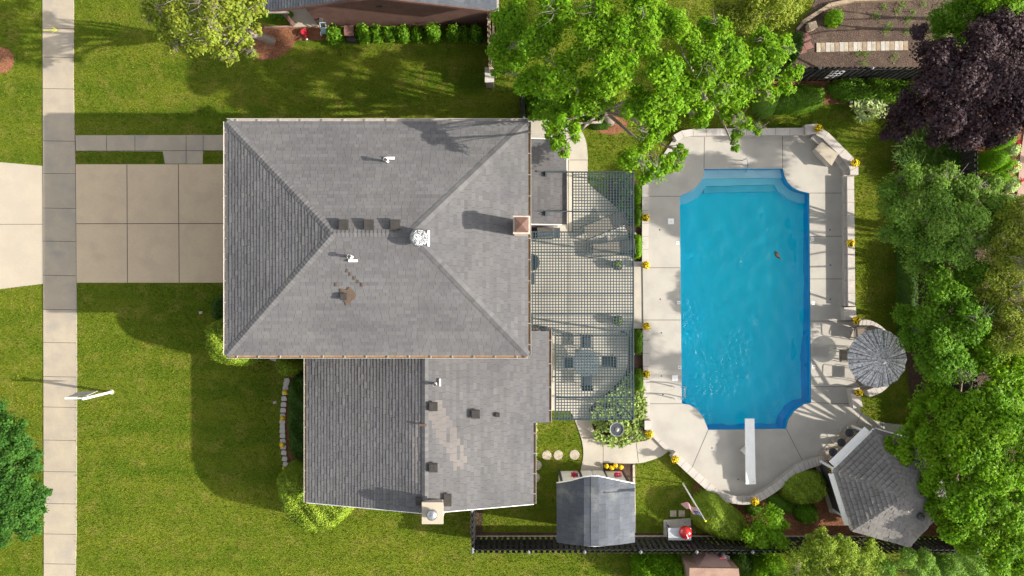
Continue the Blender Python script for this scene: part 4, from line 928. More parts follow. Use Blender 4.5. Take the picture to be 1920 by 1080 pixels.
# garden plot timber border and boards
for (a, b, l) in (((1503, 43), (1556, 10), 'long pale timber leaning slant at the left of the dug garden'), ((1556, 10), (1600, 1), 'weathered timber along the top of the dug garden'), ((1600, 1), (1720, -4), 'long grey timber at the very top edge of the garden')):
    mb = MB(); mb.bar(P(*a, .12), P(*b, .12), .16, .22); one('timber_border', l, 'timber', mb, 'wood', 'timber borders of the garden plot')
mb = MB(); mb.bar(P(1494, 56, .1), P(1510, 38, .1), .12, .12); one('timber_border', 'short dark timber offcut beside the tan bin of the garden', 'timber', mb, 'wood', 'timber borders of the garden plot')
mb = MB(); q = P(1520, 51, .2); mb.box((q.x, q.y, .22), (.34, .28, .4), .3); mb.box((q.x, q.y, .44), (.38, .32, .04), .3); one('garden_bin', 'small tan lidded bin at the left corner of the dug garden', 'bin', mb, 'concrete_beige')
x = 1531
for i in range(20):
    w = 8.3; a0 = 97.5 - (x - 1531) * .022; mb = MB()
    mb.prism(PX([(x, a0), (x + w - .5, a0), (x + w - .5, a0 - 17), (x, a0 - 17)], .05), .0, .06 + .004 * (i % 3), None)
    o = one('stepping_board', 'pale wooden stepping board in the row across the dug garden soil', 'board', mb, ['paver', 'wood', 'stone'][(i * 7) % 3], 'stepping boards in the garden plot'); x += w + .3
for i, (x, y, l) in enumerate(((1510, 70, 'reddish paving slab nearest the tan garden bin'), (1515, 86, 'reddish paving slab touching the row of stepping boards'), (1502, 95, 'reddish paving slab nearest the black fence'))):
    mb = MB(); mb.prism([P(x + 11 * math.cos(R(a)), y + 9 * math.sin(R(a))) for a in (20, 110, 200, 290)][::-1], 0, .05 + .004 * i, None); one('paving_slab', l, 'slab', mb, 'red_slab', 'reddish slabs by the garden plot')
# white trellis leaning on the north fence
t = thing('trellis', 'small white lattice trellis leaning on the black north fence', 'trellis', P(1562, 147)); mb = MB()
A, B = P(1547, 145.5, .55), P(1569, 145, .55); Ct, Dt = P(1562, 133, 1.55), P(1584, 133.5, 1.55)
for i in range(4): f = i / 3; mb.bar(A.lerp(B, f), Ct.lerp(Dt, f), .035, .03)
for i in range(4): f = i / 3; mb.bar(A.lerp(Ct, f), B.lerp(Dt, f), .035, .03)
mb.build('lattice', 'white', t); mb = MB(); f0 = A.lerp(B, .5); mb.bar(f0 - Vector((.1, -.1, .5)), f0 + Vector((0, 0, .1)), .04, .04); mb.build('stake', 'white', t)

# ================================================================== DECK FURNITURE AND FITTINGS
t = thing('patio_umbrella', 'large round parasol with crinkled grey patterned canopy beside the pool', 'parasol', P(1645, 672, 2.4)); uc = P(1645, 672, 2.25); t.location = (uc.x, uc.y, ZD); OFF[t.name] = Vector((uc.x, uc.y, ZD))
M['canopy'] = mat('parasol_canopy', (.26, .26, .265), (.64, .63, .61), s1=9, s2=30, var=.3, rough=.9, bump=.2, c3=(.10, .12, .13), s3=14, tint=True)
mb = MB(); ns, nr = 128, 7; RU = 1.29; vs = []; tints = []
ap = P(1655, 674, 2.75)
for j in range(nr + 1):
    f = j / nr
    for i in range(ns):
        a = 2 * math.pi * i / ns; sc_ = (1 - abs(math.sin(a * 8)) ) ; cr = math.sin(i * math.pi) if 0 else (1 if i % 2 else -1)
        r_ = RU * f * (1 - .025 * (1 - abs(math.cos(a * 8 + .3))) * f + .012 * cr * f * math.sin(a * 5)); z = 2.75 - .48 * f ** 1.25 - .05 * f * abs(math.sin(a * 8)) + .012 * cr * f
        vs.append((uc.x + r_ * math.cos(a) + (ap.x - uc.x) * .0, uc.y + r_ * math.sin(a), z))
for j in range(nr):
    for i in range(ns):
        k_ = .85 + .45 * ((i * 7919) % 13) / 13
        if (i % 8) in (0, 3): k_ *= .4
        mb.add([], [], None); a = j * ns + i; b = j * ns + (i + 1) % ns; mb.f.append([a, a + ns, b + ns, b]); mb.m.append(0); mb.t.append((k_, k_, k_ * 1.02))
mb.v = vs; mb.mats = [None]; mb.build('canopy', 'canopy', t)
mb = MB(); mb.tube([(uc.x, uc.y, ZD), (uc.x, uc.y, 2.72)], .025, 10); mb.build('pole', 'dark_metal', t)
mb = MB(); mb.ball((uc.x, uc.y, 2.78), .035); mb.build('finial', 'galv', t)
mb = MB(); mb.lathe([(.26, ZD), (.26, ZD + .05), (.05, ZD + .1), (.03, ZD + .3)], (uc.x, uc.y, 0), 20); mb.build('base', 'dark_metal', t)
for i in range(8): a = 2 * math.pi * i / 8; mb = MB(); mb.bar((uc.x, uc.y, 2.66), (uc.x + RU * .97 * math.cos(a), uc.y + RU * .97 * math.sin(a), 2.17), .02, .02); mb.build('rib', 'dark_metal', t)
def round_table(label, c, r, z0, m, group=None, glass=False):
    t = thing('patio_table', label, 'table', (c.x, c.y, z0), group)
    mb = MB(); mb.lathe([(r - .02, z0 + .69), (r, z0 + .70), (r, z0 + .715), (r - .02, z0 + .72)], (c.x, c.y, 0), 32); mb.build('tabletop', m, t)
    for a in (45, 135, 225, 315):
        mb = MB(); cc, ss = math.cos(R(a)), math.sin(R(a)); mb.tube([(c.x + .5 * r * cc, c.y + .5 * r * ss, z0 + .69), (c.x + .72 * r * cc, c.y + .72 * r * ss, z0)], .018, 6); mb.build('leg', 'dark_metal', t)
    return t
mg = bpy.data.materials.new('table_glass'); mg.use_nodes = True; nt = mg.node_tree; bN = nt.nodes['Principled BSDF']; bN.inputs['Base Color'].default_value = (.25, .28, .30, 1); bN.inputs['Roughness'].default_value = .15
tr_ = nt.nodes.new('ShaderNodeBsdfTransparent'); tr_.inputs[0].default_value = (.62, .66, .68, 1); mx_ = nt.nodes.new('ShaderNodeMixShader'); mx_.inputs[0].default_value = .35; nt.links.new(tr_.outputs[0], mx_.inputs[1]); nt.links.new(bN.outputs[0], mx_.inputs[2]); nt.links.new(mx_.outputs[0], nt.nodes['Material Output'].inputs[0]); M['glass'] = mg
tc_ = Vector((uc.x, uc.y, 0)); round_table('round glass table under the patterned parasol', tc_, .62, ZD, 'glass')
c2_ = P(1099, 680, .72); round_table('round glass dining table beneath the lattice pergola', c2_, .62, ZP, 'glass')
def chair(m, mf):
    t = thing('patio_chair', '', 'chair', (0, 0, 0))
    mb = MB(); mb.box((0, 0, .42), (.5, .5, .05)); mb.build('seat', m, t)
    mb = MB(); mb.add([(-.24, -.24, .44), (.24, -.24, .44), (.24, -.40, .92), (-.24, -.40, .92), (-.24, -.27, .44), (.24, -.27, .44), (.24, -.43, .92), (-.24, -.43, .92)], [[0, 1, 2, 3], [7, 6, 5, 4], [3, 2, 6, 7], [0, 3, 7, 4], [1, 5, 6, 2], [0, 4, 5, 1]]); mb.build('backrest', m, t)
    for s in (-1, 1):
        mb = MB(); mb.tube([(s * .28, .27, 0), (s * .28, .28, .62), (s * .28, .2, .65), (s * .28, -.3, .66), (s * .26, -.41, .93)], .016, 6); mb.tube([(s * .28, -.3, .66), (s * .28, -.3, 0)], .014, 6); mb.build('arm_frame', mf, t)
    mb = MB(); mb.tube([(-.26, -.41, .93), (.26, -.41, .93)], .016, 6); mb.build('top_rail', mf, t)
    return t
cd = chair('chair_dark', 'dark_metal'); ct_ = chair('tan_fabric', 'dark_metal')
g1 = 'dark chairs round the dining table'
for i, (x, y, rz, l) in enumerate(((1099, 643, 180, 'dark patio chair on the house-roof side at the top of the pergola table'), (1138, 678, 90, 'dark patio chair on the pool side of the pergola table'), (1100, 713, 0, 'dark patio chair at the bottom side of the pergola table'), (1068, 681, -90, 'dark patio chair on the house side of the pergola table'))):
    s = cd if i == 0 else copy_tree(cd); q = P(x, y, .5); s.location = (q.x, q.y, ZP); s.rotation_euler.z = R(rz); s['label'] = l; s['group'] = g1
q = P(1583, 666, .45); g2 = 'tan sling chairs under the parasol'
for i, (dx, dy, rz, l) in enumerate(((-1.02, -.02, -90, 'tan sling chair sticking out from under the parasol toward the pool'), (.1, .95, 180, 'tan sling chair hidden under the upper rim of the parasol'), (.15, -.95, 0, 'tan sling chair hidden under the lower rim of the parasol'), (.5, .9, 160, 'tan sling chair fully under the parasol on its upper right side'))):
    s = ct_ if i == 0 else copy_tree(ct_); s.location = (uc.x + dx, uc.y + dy, ZD) if i else (q.x, q.y, ZD); s.rotation_euler.z = R(rz); s['label'] = l; s['group'] = g2
# loungers under the pergola
def lounger(label, px, py, rz):
    t = thing('sun_lounger', '', 'lounger', (0, 0, 0), 'loungers under the pergola')
    mb = MB(); mb.box((-.25, 0, .36), (1.25, .56, .05)); mb.build('seat', 'tan_fabric', t)
    mb = MB(); mb.add([(.38, -.28, .38), (.38, .28, .38), (1.0, .28, .62), (1.0, -.28, .62), (.38, -.28, .33), (.38, .28, .33), (1.0, .28, .57), (1.0, -.28, .57)], [[3, 2, 1, 0], [4, 5, 6, 7], [0, 1, 5, 4], [2, 3, 7, 6], [1, 2, 6, 5], [3, 0, 4, 7]]); mb.build('backrest', 'mesh_fabric', t)
    for s in (-1, 1): mb = MB(); mb.tube([(-.95, s * .32, .0), (-.95, s * .32, .36), (.4, s * .32, .38), (1.02, s * .32, .62)], .035, 6); mb.tube([(.4, s * .32, .38), (.5, s * .32, 0)], .02, 6); mb.build('side_frame', 'dark_metal', t)
    mb = MB(); mb.tube([(1.02, -.32, .62), (1.02, .32, .62)], .022, 6); mb.build('cross_bar', 'dark_metal', t); mb = MB(); mb.tube([(-.95, -.32, .36), (-.95, .32, .36)], .022, 6); mb.build('cross_bar', 'dark_metal', t)
    q = P(px, py, .4); t.location = (q.x, q.y, ZP); t.rotation_euler.z = R(rz); t['label'] = label; return t
lounger('tan sun lounger lying slanted under the upper part of the pergola', 1131, 423, 22); lounger('tan sun lounger lying nearly straight below the slanted one', 1147, 466, 5)
# grill on the patio
t = thing('gas_grill', 'stainless gas grill standing against the porch wall at the house corner', 'grill', P(1025, 437)); q = P(1022, 436, 1.0); OFF[t.name] = Vector((q.x, q.y, ZP)); t.location = (q.x, q.y, ZP)
mb = MB(); mb.box((q.x, q.y, .45), (.8, .5, .85)); mb.build('cabinet', 'dark_metal', t)
mb = MB(); mb.tube([(q.x - .36, q.y + .02, .93), (q.x + .36, q.y + .02, .93)], .26, 16, flat=.75); mb.build('lid', 'steel', t, smooth=False)
for s in (-1, 1): mb = MB(); mb.box((q.x + s * .55, q.y, .86), (.28, .45, .04)); mb.build('side_shelf', 'chair_dark', t)
mb = MB(); mb.tube([(q.x - .3, q.y - .3, .95), (q.x + .3, q.y - .3, .95)], .015, 6); mb.build('handle', 'steel', t)
mb = MB(); q = P(996, 492, .7); mb.lathe([(.32, 0), (.36, .3), (.40, .68), (.38, .72), (.02, .74)], (q.x, q.y, ZP), 28); one('round_planter', 'dark round table half hidden under the house eave beside the pergola', 'table', mb, 'chair_dark')
mb = MB(); q = P(993, 523, .5); mb.box((q.x, q.y, .35), (.45, .5, .6)); one('storage_box', 'black storage box half under the eave below the round dark table', 'box', mb, 'chair_dark')
mb = MB(); q = P(993, 597, .5); mb.box((q.x, q.y, .3), (.3, .5, .5)); one('storage_box', 'small black box half under the house eave at mid patio', 'box', mb, 'chair_dark')
mb = MB(); q = P(1017, 621, .8); mb.box((q.x, q.y, .42), (.56, .34, .75)); mb.box((q.x, q.y, .81), (.6, .38, .04)); one('patio_bench', 'black patio cabinet at the corner of the wing roof', 'cabinet', mb, 'chair_dark')
# flower pots
def mum(label, px, py, z=0.0, r=.17, group='potted yellow chrysanthemums', pot=True):
    q = P(px, py, z + .3); t = thing('flower_pot', label, 'flower pot', (q.x, q.y, z), group)
    if pot:
        mb = MB(); mb.lathe([(.10, z), (.15, z + .2), (.165, z + .2), (.165, z + .23), (.02, z + .22)], (q.x, q.y, 0), 16); mb.build('pot', 'terracotta', t)
    m = 150; d = norm(rng.normal(size=(m, 3))); d[:, 2] = np.abs(d[:, 2]); pos = np.array([q.x, q.y, z + .2]) + d * r * rng.uniform(.55, 1.08, (m, 1)) * np.array([1, 1, .8])
    quads_mesh('leaves', leaf_quads(pos, d, .06, .035), leaf_tints(m), 'leaf_dark_hedge', t)
    m = 130; d = norm(rng.normal(size=(m, 3))); d[:, 2] = np.abs(d[:, 2]); kk = 1 + .1 * np.sin(d[:, 0] * 6 + px)[:, None]; pos = np.array([q.x, q.y, z + .21]) + d * r * 1.08 * kk * rng.uniform(.9, 1.1, (m, 1)) * np.array([1, 1, .85])
    quads_mesh('blossoms', leaf_quads(pos, d + rng.normal(0, .15, (m, 3)), .05, .05), leaf_tints(m, .2), 'yellow', t)
for x, y, z, l in ((1211, 408, .16, 'yellow mums in a pot on the west kerb, topmost beside the loungers'), (1212, 497, .2, 'yellow mums in a pot at the upper corner of the patio opening'), (1213, 612, .2, 'yellow mums in a pot at the lower corner of the patio opening'),
                   (1212.5, 702, .16, 'yellow mums in a pot on the west kerb beside the dining table'), (1218.5, 814.5, .14, 'yellow mums in a pot at the tip of the hosta bed'), (1266.5, 862, .42, 'yellow mums in a pot on the left end of the curved wall'),
                   (1416, 941, .42, 'yellow mums in a pot on the lowest point of the curved wall'), (1535.5, 240, .55, 'yellow mums in a pot on the pier left of the bench block'), (1604.5, 305, .5, 'yellow mums in a pot on the wall right of the bench block'),
                   (1597, 456, .5, 'yellow mums in a pot midway along the long east wall'), (1606.5, 601, .5, 'yellow mums in a pot just above the patterned parasol'), (1611, 737, .5, 'yellow mums in a pot just below the patterned parasol'), (1556.5, 879, .2, 'yellow mums in a pot at the lower end of the gazebo counter')):
    mum(l, x, y, z)
for x, y, l in ((534, 736, 'small yellow flowers beside the stone edging, uppermost clump'), (529, 785, 'small yellow flowers beside the stone edging, second clump down'), (528, 835, 'small yellow flowers beside the stone edging, third clump down'), (530.5, 879, 'tiny yellow flowers at the lower end of the stone edging')):
    mum(l, x, y, 0, .1 if y < 870 else .05, 'yellow clumps along the stone edging', False)
for x, y, l in ((1138, 875, 'yellow clump in the shed bed, leftmost by the path'), (1147, 878, 'yellow clump in the shed bed, second from the path'), (1154.5, 874, 'yellow clump in the shed bed, third from the path'), (1165, 877, 'yellow clump in the shed bed, farthest from the path')):
    mum(l, x, y, 0, .09, 'yellow clumps in the shed bed', False)
def urn(label, px, py):
    q = P(px, py, .4); t = thing('planter', label, 'planter', (q.x, q.y, ZP), 'dark planters under the pergola')
    mb = MB(); mb.lathe([(.15, ZP), (.22, ZP + .3), (.25, ZP + .38), (.22, ZP + .38), (.02, ZP + .33)], (q.x, q.y, 0), 20); mb.build('pot', 'chair_dark', t)
    m = 160; d = norm(rng.normal(size=(m, 3))); d[:, 2] = np.abs(d[:, 2]); pos = np.array([q.x, q.y, ZP + .36]) + d * .2 * rng.uniform(.4, 1.1, (m, 1)); quads_mesh('leaves', leaf_quads(pos, d, .1, .05), leaf_tints(m, .4), 'leaf_olive', t)
urn('dark round planter below the lower lounger', 1158, 497); urn('dark round planter just above the dining table side', 1158.5, 601)
# depth markers, skimmer lids
for x, y, ch_, rz in ((1271, 455.5, '3', 90), (1272.5, 567.5, '5', 90), (1274.5, 688.5, '8', 90), (1523.5, 448, '3', -90), (1524.5, 568.5, '5', -90), (1525.5, 687.5, '8', -90)):
    q = P(x, y, ZD); mb = MB(); mb.box((q.x, q.y, ZD + .004), (.15, .15, .008), 0, 'white'); text_faces(mb, ch_, (q.x, q.y, ZD + .011), .15, R(rz), 'ink')
    one('depth_marker', 'white depth tile reading %s on the %s side of the pool' % (ch_, 'patio' if rz > 0 else 'east wall'), 'depth marker', mb, None, 'pool depth markers', loc=(q.x, q.y, ZD))
for x, y, l in ((1258, 415, 'square white skimmer lid in the deck near the upper west corner'), (1265.5, 709, 'square white skimmer lid in the deck near the pool ladder')):
    q = P(x, y, ZD); mb = MB(); mb.box((q.x, q.y, ZD + .005), (.27, .27, .01), 0, 'white'); mb.lathe([(.015, ZD + .012), (.001, ZD + .014)], (q.x, q.y, 0), 8, 'ink'); one('skimmer_lid', l, 'lid', mb, None, 'skimmer lids', loc=(q.x, q.y, ZD))
i = 0
for x, y in ((1237, 431), (1238, 561), (1240, 624), (1240, 705), (1556, 431), (1557, 497), (1557, 561), (1335, 840), (1384, 899), (1243, 740)):
    q = P(x, y, ZD); mb = MB(); mb.lathe([(.035, ZD + .002), (.03, ZD + .006), (.001, ZD + .007)], (0, 0, 0), 10); o = one('deck_fitting', 'tiny round black fitting set in the pool deck', 'fitting', mb, 'ink', 'round fittings in the deck'); o.location = (q.x, q.y, 0)
# rails
mb = MB(); a = P(1393.5, 301, ZD); pts = [P(1393, 301, ZD), P(1394, 299.5, .7), P(1401, 297, .9), P(1402.5, 306, .88), P(1401, 318, .55), P(1399.5, 321, .1), P(1399, 322, -.25)]
mb.tube([Vector(p) for p in smooth3(pts)] if 0 else pts, .025, 10); mb.tube([P(1394, 309, ZD), P(1396, 309, .5), P(1401, 310, .75)], .025, 10)
one('pool_handrail', 'curved steel handrail over the pool entry steps', 'handrail', mb, 'steel')
t = thing('pool_ladder', 'steel pool ladder on the left edge near the bottom of the pool', 'ladder', P(1278, 734))
for y in (724.5, 746.5):
    mb = MB(); pts = [P(1261, y, ZD), P(1261, y - 1, .45), P(1266, y + 3, .78), P(1276, y + 2, .72), P(1284, y - 1, .45), P(1283, y, -.2), P(1283, y, -1.1)]; mb.tube(pts, .024, 10); mb.build('side_rail', 'steel', t)
for z in (-.25, -.55, -.85): mb = MB(); mb.bar(P(1283, 725, z), P(1283, 746, z), .08, .03); mb.build('tread', 'white', t)
# diving board
t = thing('diving_board', 'white diving board over the bottom end of the pool', 'diving board', P(1407, 870)); zb = .62
A_, B_ = P(1397, 785, zb), P(1414.5, 785, zb); C_, D_ = P(1417, 908, zb - .08), P(1398.5, 908, zb - .08)
mb = MB(); top = [A_, B_, C_, D_]; vs = [tuple(p) for p in top] + [(p[0], p[1], p[2] - .05) for p in top]; mb.add(vs, [[3, 2, 1, 0], [4, 5, 6, 7], [0, 1, 5, 4], [1, 2, 6, 5], [2, 3, 7, 6], [3, 0, 4, 7]]); mb.build('board', 'white', t)
mb = MB(); q = P(1408, 900, .3); mb.box((q.x, q.y, .3), (.3, .24, .46)); mb.build('stand', 'white', t)
mb = MB(); q = P(1404, 850, .3); mb.prism([P(1392.5, 848, .5), P(1404, 838, .5), P(1416, 848, .5), P(1404, 858, .5)], ZD, .5, None); mb.build('fulcrum', 'white', t)
for x in (1401, 1414): mb = MB(); q = P(x, 904, zb); mb.lathe([(.02, zb - .07), (.02, zb - .055), (.002, zb - .05)], (q.x, q.y, 0), 8); mb.build('bolt', 'galv', t)
# duck
q = P(1457.5, 478.5, -.05); t = thing('duck', 'small dark brown duck swimming in the pool', 'duck', (0, 0, 0))
mb = MB(); pts = [(-.23, 0, .06), (-.19, 0, .05), (-.12, 0, .04), (-.02, 0, .035), (.08, 0, .04), (.13, 0, .07), (.155, 0, .12), (.18, 0, .155), (.215, 0, .16), (.24, 0, .155)]
mb.tube(pts, [.012, .035, .065, .082, .07, .045, .03, .034, .032, .014], 14); mb.build('body', 'duck', t, smooth=True)
for s in (-1, 1): mb = MB(); mb.tube([(-.2, s * .02, .09), (-.1, s * .055, .09), (.04, s * .06, .07), (.08, s * .045, .06)], [.008, .035, .04, .015], 10, flat=.8); mb.build('wing', 'duck_wing', t, smooth=True)
mb = MB(); mb.tube([(.235, 0, .152), (.26, 0, .147), (.285, 0, .142)], [.014, .013, .010], 10); mb.build('bill', 'duck_bill', t, smooth=True)
t.location = (q.x, q.y, -.13); t.rotation_euler.z = R(-58)

# ================================================================== YARD THINGS
# flagpole
t = thing('flagpole', 'tall white flagpole standing on the lawn left of the rounded hedge', 'flagpole', P(1280, 906)); fb = P(1280, 906); ft = P(1322, 976, 4.7)
mb = MB(); mb.tube([fb, fb.lerp(ft, .5), ft], [.035, .03, .02], 10); mb.build('pole', 'white', t); mb = MB(); mb.ball(ft + Vector((0, 0, .04)), .045); mb.build('finial', 'yellow_paint', t)
t = thing('flag', 'striped red and white flag with blue canton hanging from the white pole', 'flag', fb.lerp(ft, .9))
u0 = fb.lerp(ft, .93); l0_ = fb.lerp(ft, .70); mbs = {k_: MB() for k_ in ('red_flag', 'white_flag', 'blue_flag')}; nn = 13; wdt = 1.25; sg = 14
def fp(u, v):
    b_ = u0.lerp(l0_, v); fold = .09 * math.sin(u * 9 + v * 2) * u; return b_ + Vector((-.55 * u, .12 * u, -.62 * u)) * .95 + Vector((fold * .6, fold, 0))
for r_ in range(nn):
    for s_ in range(sg):
        a_, b_ = s_ / sg, (s_ + 1) / sg; k_ = 'blue_flag' if (r_ < 7 and s_ < 6) else ('red_flag' if r_ % 2 == 0 else 'white_flag')
        mbs[k_].add([fp(a_, r_ / nn), fp(b_, r_ / nn), fp(b_, (r_ + 1) / nn), fp(a_, (r_ + 1) / nn)], [[0, 1, 2, 3]])
mbs['red_flag'].build('red_stripes', 'red_flag', t); mbs['white_flag'].build('white_stripes', 'white_flag', t); cn_ = mbs['blue_flag'].build('canton', 'blue_flag', t)
mb = MB()
for i in range(5):
    for j in range(4):
        c_ = fp(.05 + i * .085, (j + .8) * 7 / nn / 5) + Vector((-.004, 0, .006)); mb.lathe([(.016, 0), (.002, .003)], tuple(c_), 5)
mb.build('stars', 'white_flag', cn_)
# sign post over the sidewalk
t = thing('sign_post', 'white yard sign post with arm leaning over the front sidewalk', 'sign post', P(208, 735)); b0 = P(208, 735); tp = P(158, 747, 2.0)
mb = MB(); mb.bar(b0, tp, .1, .1); mb.build('post', 'white', t); ar = P(122.5, 746.5, 1.85); mb = MB(); mb.bar(P(166, 746, 1.8), ar, .07, .09); mb.build('arm', 'white', t)
mb = MB(); s0, s1 = P(163, 742.5, 1.72), P(128, 744, 1.72); d_ = (s1 - s0); mb.add([s0, s1, s1 + Vector((.12, .12, -.62)), s0 + Vector((.12, .12, -.62)), s0 + Vector((0, .02, 0)), s1 + Vector((0, .02, 0)), s1 + Vector((.12, .14, -.62)), s0 + Vector((.12, .14, -.62))], [[0, 1, 2, 3], [7, 6, 5, 4], [0, 4, 5, 1], [2, 6, 7, 3], [0, 3, 7, 4], [1, 5, 6, 2]]); mb.build('hanging_panel', 'stone', t)
mb = MB(); mb.ball(tp + Vector((0, 0, .06)), .07); mb.build('post_cap', 'white', t)
mb = MB(); q = P(209, 735); mb.lathe([(.13, .004), (.10, .03), (.01, .035)], (q.x, q.y, 0), 12); one('soil_mound', 'small tan dirt patch at the foot of the white sign post', 'soil patch', mb, 'paver')
# sprinkler boxes
for x, y, l in ((377, 586, 'small tan valve box in the shaded front lawn left of the round bush'), (516, 754, 'small tan valve box in the lawn left of the stone edging')):
    q = P(x, y); mb = MB(); mb.box((q.x, q.y, .03), (.17, .12, .06), .2); mb.box((q.x, q.y, .07), (.12, .08, .02), .2); one('valve_box', l, 'box', mb, 'paver', 'valve boxes in the lawn')
# painted arrow
mb = MB(); z_ = ZP + .006; mb.strip(P(82, 57.5), P(107, 57), .035, z_, None); mb.strip(P(99, 51), P(108, 57), .035, z_ + .001, None); mb.strip(P(99, 62), P(108, 57), .035, z_ + .002, None); one('painted_arrow', 'faint yellow arrow sprayed across the sidewalk near the top', 'marking', mb, 'yellow_paint')
mb = MB(); q = P(-1, 115); mb.tube([(q.x, q.y, 0), (q.x, q.y, .9)], .045, 8); mb.lathe([(.02, .8), (.16, .7), (.17, .5), (.1, .45)], (q.x, q.y, 0), 12); one('tree_guard', 'green guard post in the mulch ring at the left edge', 'post', mb, 'leaf_deep')
# stone edging
ed_px = smooth_px([(539, 711), (535, 730), (532, 760), (530, 790), (530, 815), (532, 845), (536, 874)], 4); tot = 17; L2 = len(ed_px) - 1
for i in range(tot):
    f = (i + .5) / tot * L2; a = ed_px[int(f)]; b = ed_px[min(int(f) + 1, L2)]; fr_ = f - int(f); x = a[0] + (b[0] - a[0]) * fr_; y = a[1] + (b[1] - a[1]) * fr_; q = P(x, y, .1)
    mb = MB(); s = random.uniform(.92, 1.05); mb.prism([(-.12 * s, -.1), (.12 * s, -.11), (.13 * s, .02), (.09 * s, .11), (-.10 * s, .105), (-.13 * s, 0)], 0, .14 + random.uniform(-.02, .02), None)
    o = one('edging_stone', 'pale block in the curved stone edging beside the wing hedge', 'stone', mb, 'cap', 'blocks of the curved stone edging'); o.location = (q.x, q.y, 0); o.rotation_euler.z = math.atan2(b[1] - a[1], -(b[0] - a[0])) * 0 + random.uniform(-.08, .08) + (.12 if i < 5 else -.1 if i > 12 else 0)
mb = MB(); q = P(513, 672, .15); mb.box((q.x, q.y, .1), (.3, .22, .2), -.3); one('step_block', 'grey stone block between the round bush and the topiary at the eave', 'stone', mb, 'cap')
mb = MB(); q = P(644, 953, .1); mb.prism([(-.1, -.12), (.14, -.02), (.06, .12), (-.12, .1)], 0, .15, None); o = one('step_block', 'tan stone lump where the big hedge meets the wing wall', 'stone', mb, 'paver'); o.location = (q.x, q.y, 0)
# stepping stones
for i, (x, y, r, l) in enumerate(((1025, 853.5, 9, 'round stepping stone in the side lawn, middle of the row of three'), (1046.5, 853, 9, 'round stepping stone between two others in the side lawn row'), (1077, 852.5, 9.5, 'round stepping stone nearest the curved path'), (1006, 872, 9.5, 'round stepping stone half hidden by the wing roof'), (1003, 895, 9.5, 'lowest round stepping stone by the wing roof edge'))):
    q = P(x, y); mb = MB(); mb.lathe([(r / 40, -.02), (r / 40, .02), (r / 40 - .02, .03), (.01, .032)], (0, 0, 0), 22, None, .02, 5); o = one('stepping_stone', l, 'stepping stone', mb, 'paver', 'round stepping stones'); o.location = (q.x, q.y, 0)
for i, (x, l) in enumerate(((1262, 'square pale paver in the lawn, the one nearer the shed'), (1278, 'square pale paver in the lawn, the one nearer the rounded hedge'))):
    q = P(x, 962.5); mb = MB(); mb.box((0, 0, .01), (.29, .29, .06)); o = one('square_paver', l, 'paver', mb, 'paver', 'square pavers by the grill cart'); o.location = (q.x, q.y, 0)
mb = MB(); mb.prism([P(1244, 975), P(1295, 971), P(1296, 1003), P(1244, 1003)], -.02, .02, None); structure('cart_pad', mb, 'stone')
# grill cart with red kettle
t = thing('kettle_grill_cart', 'steel topped grill cart with a red domed kettle beside the black fence', 'grill', P(1275, 995)); za = .9
mb = MB(); mb.prism([P(1253, 990, za), P(1296, 990, za), P(1296, 1013, za), P(1253, 1013, za)], za - .04, za, None); mb.build('tabletop', 'aluminium', t)
q = P(1287, 1001, 1.1); mb = MB(); mb.lathe([(.05, .62), (.2, .68), (.27, .8), (.29, .92)], (q.x, q.y, 0), 26); mb.build('bowl', 'red', t, smooth=True)
mb = MB(); mb.lathe([(.295, .92), (.29, .97), (.25, 1.08), (.16, 1.17), (.06, 1.2), (.005, 1.205)], (q.x, q.y, 0), 30); lid = mb.build('lid', 'red', t, smooth=True)
mb = MB(); mb.tube([(q.x - .02, q.y + .02, 1.22), (q.x + .0, q.y - .06, 1.25), (q.x + .05, q.y - .14, 1.2)], .018, 8); mb.lathe([(.06, 1.13), (.05, 1.15), (.005, 1.155)], (q.x + .06, q.y - .15, 0), 12); mb.build('handle', 'white', lid)
for x, y in ((1251, 984), (1253, 1010), (1294, 986), (1295, 1010)): mb = MB(); a = P(x, y, 0); mb.bar(a, (a.x, a.y, .88), .04, .04); mb.build('leg', 'chair_dark', t)
mb = MB(); mb.bar(P(1249, 979, .85), P(1252, 1009, .85), .03, .05); mb.build('side_bar', 'chair_dark', t); mb = MB(); mb.bar(P(1284, 979, .85), P(1290, 990, .85), .03, .05); mb.build('tool_rack', 'chair_dark', t)
# birdbath and lantern in the hosta bed
q = P(1156.5, 805, .75); t = thing('birdbath', 'grey scalloped birdbath standing in the hosta bed', 'birdbath', (q.x, q.y, 0))
mb = MB(); mb.lathe([(.16, 0), (.15, .06), (.07, .12), (.06, .5), (.12, .62)], (q.x, q.y, 0), 18); mb.build('pedestal', 'stone', t, smooth=True)
mb = MB(); mb.lathe([(.08, .60), (.25, .66), (.325, .74), (.325, .77), (.29, .765), (.27, .71), (.05, .68)], (q.x, q.y, 0), 40, None, .025, 12); mb.build('bowl', 'galv', t)
mb = MB(); mb.lathe([(.27, .725), (.001, .726)], (q.x, q.y, 0), 30); mb.build('water', 'water_still', t)
mb = MB(); mb.lathe([(.1, .72), (.09, .75), (.03, .80), (.005, .81)], (q.x + .02, q.y - .02, 0), 12); mb.tube([(q.x + .02, q.y, .78), (q.x + .12, q.y + .05, .83)], .015, 6); mb.build('fountain_head', 'stone', t)
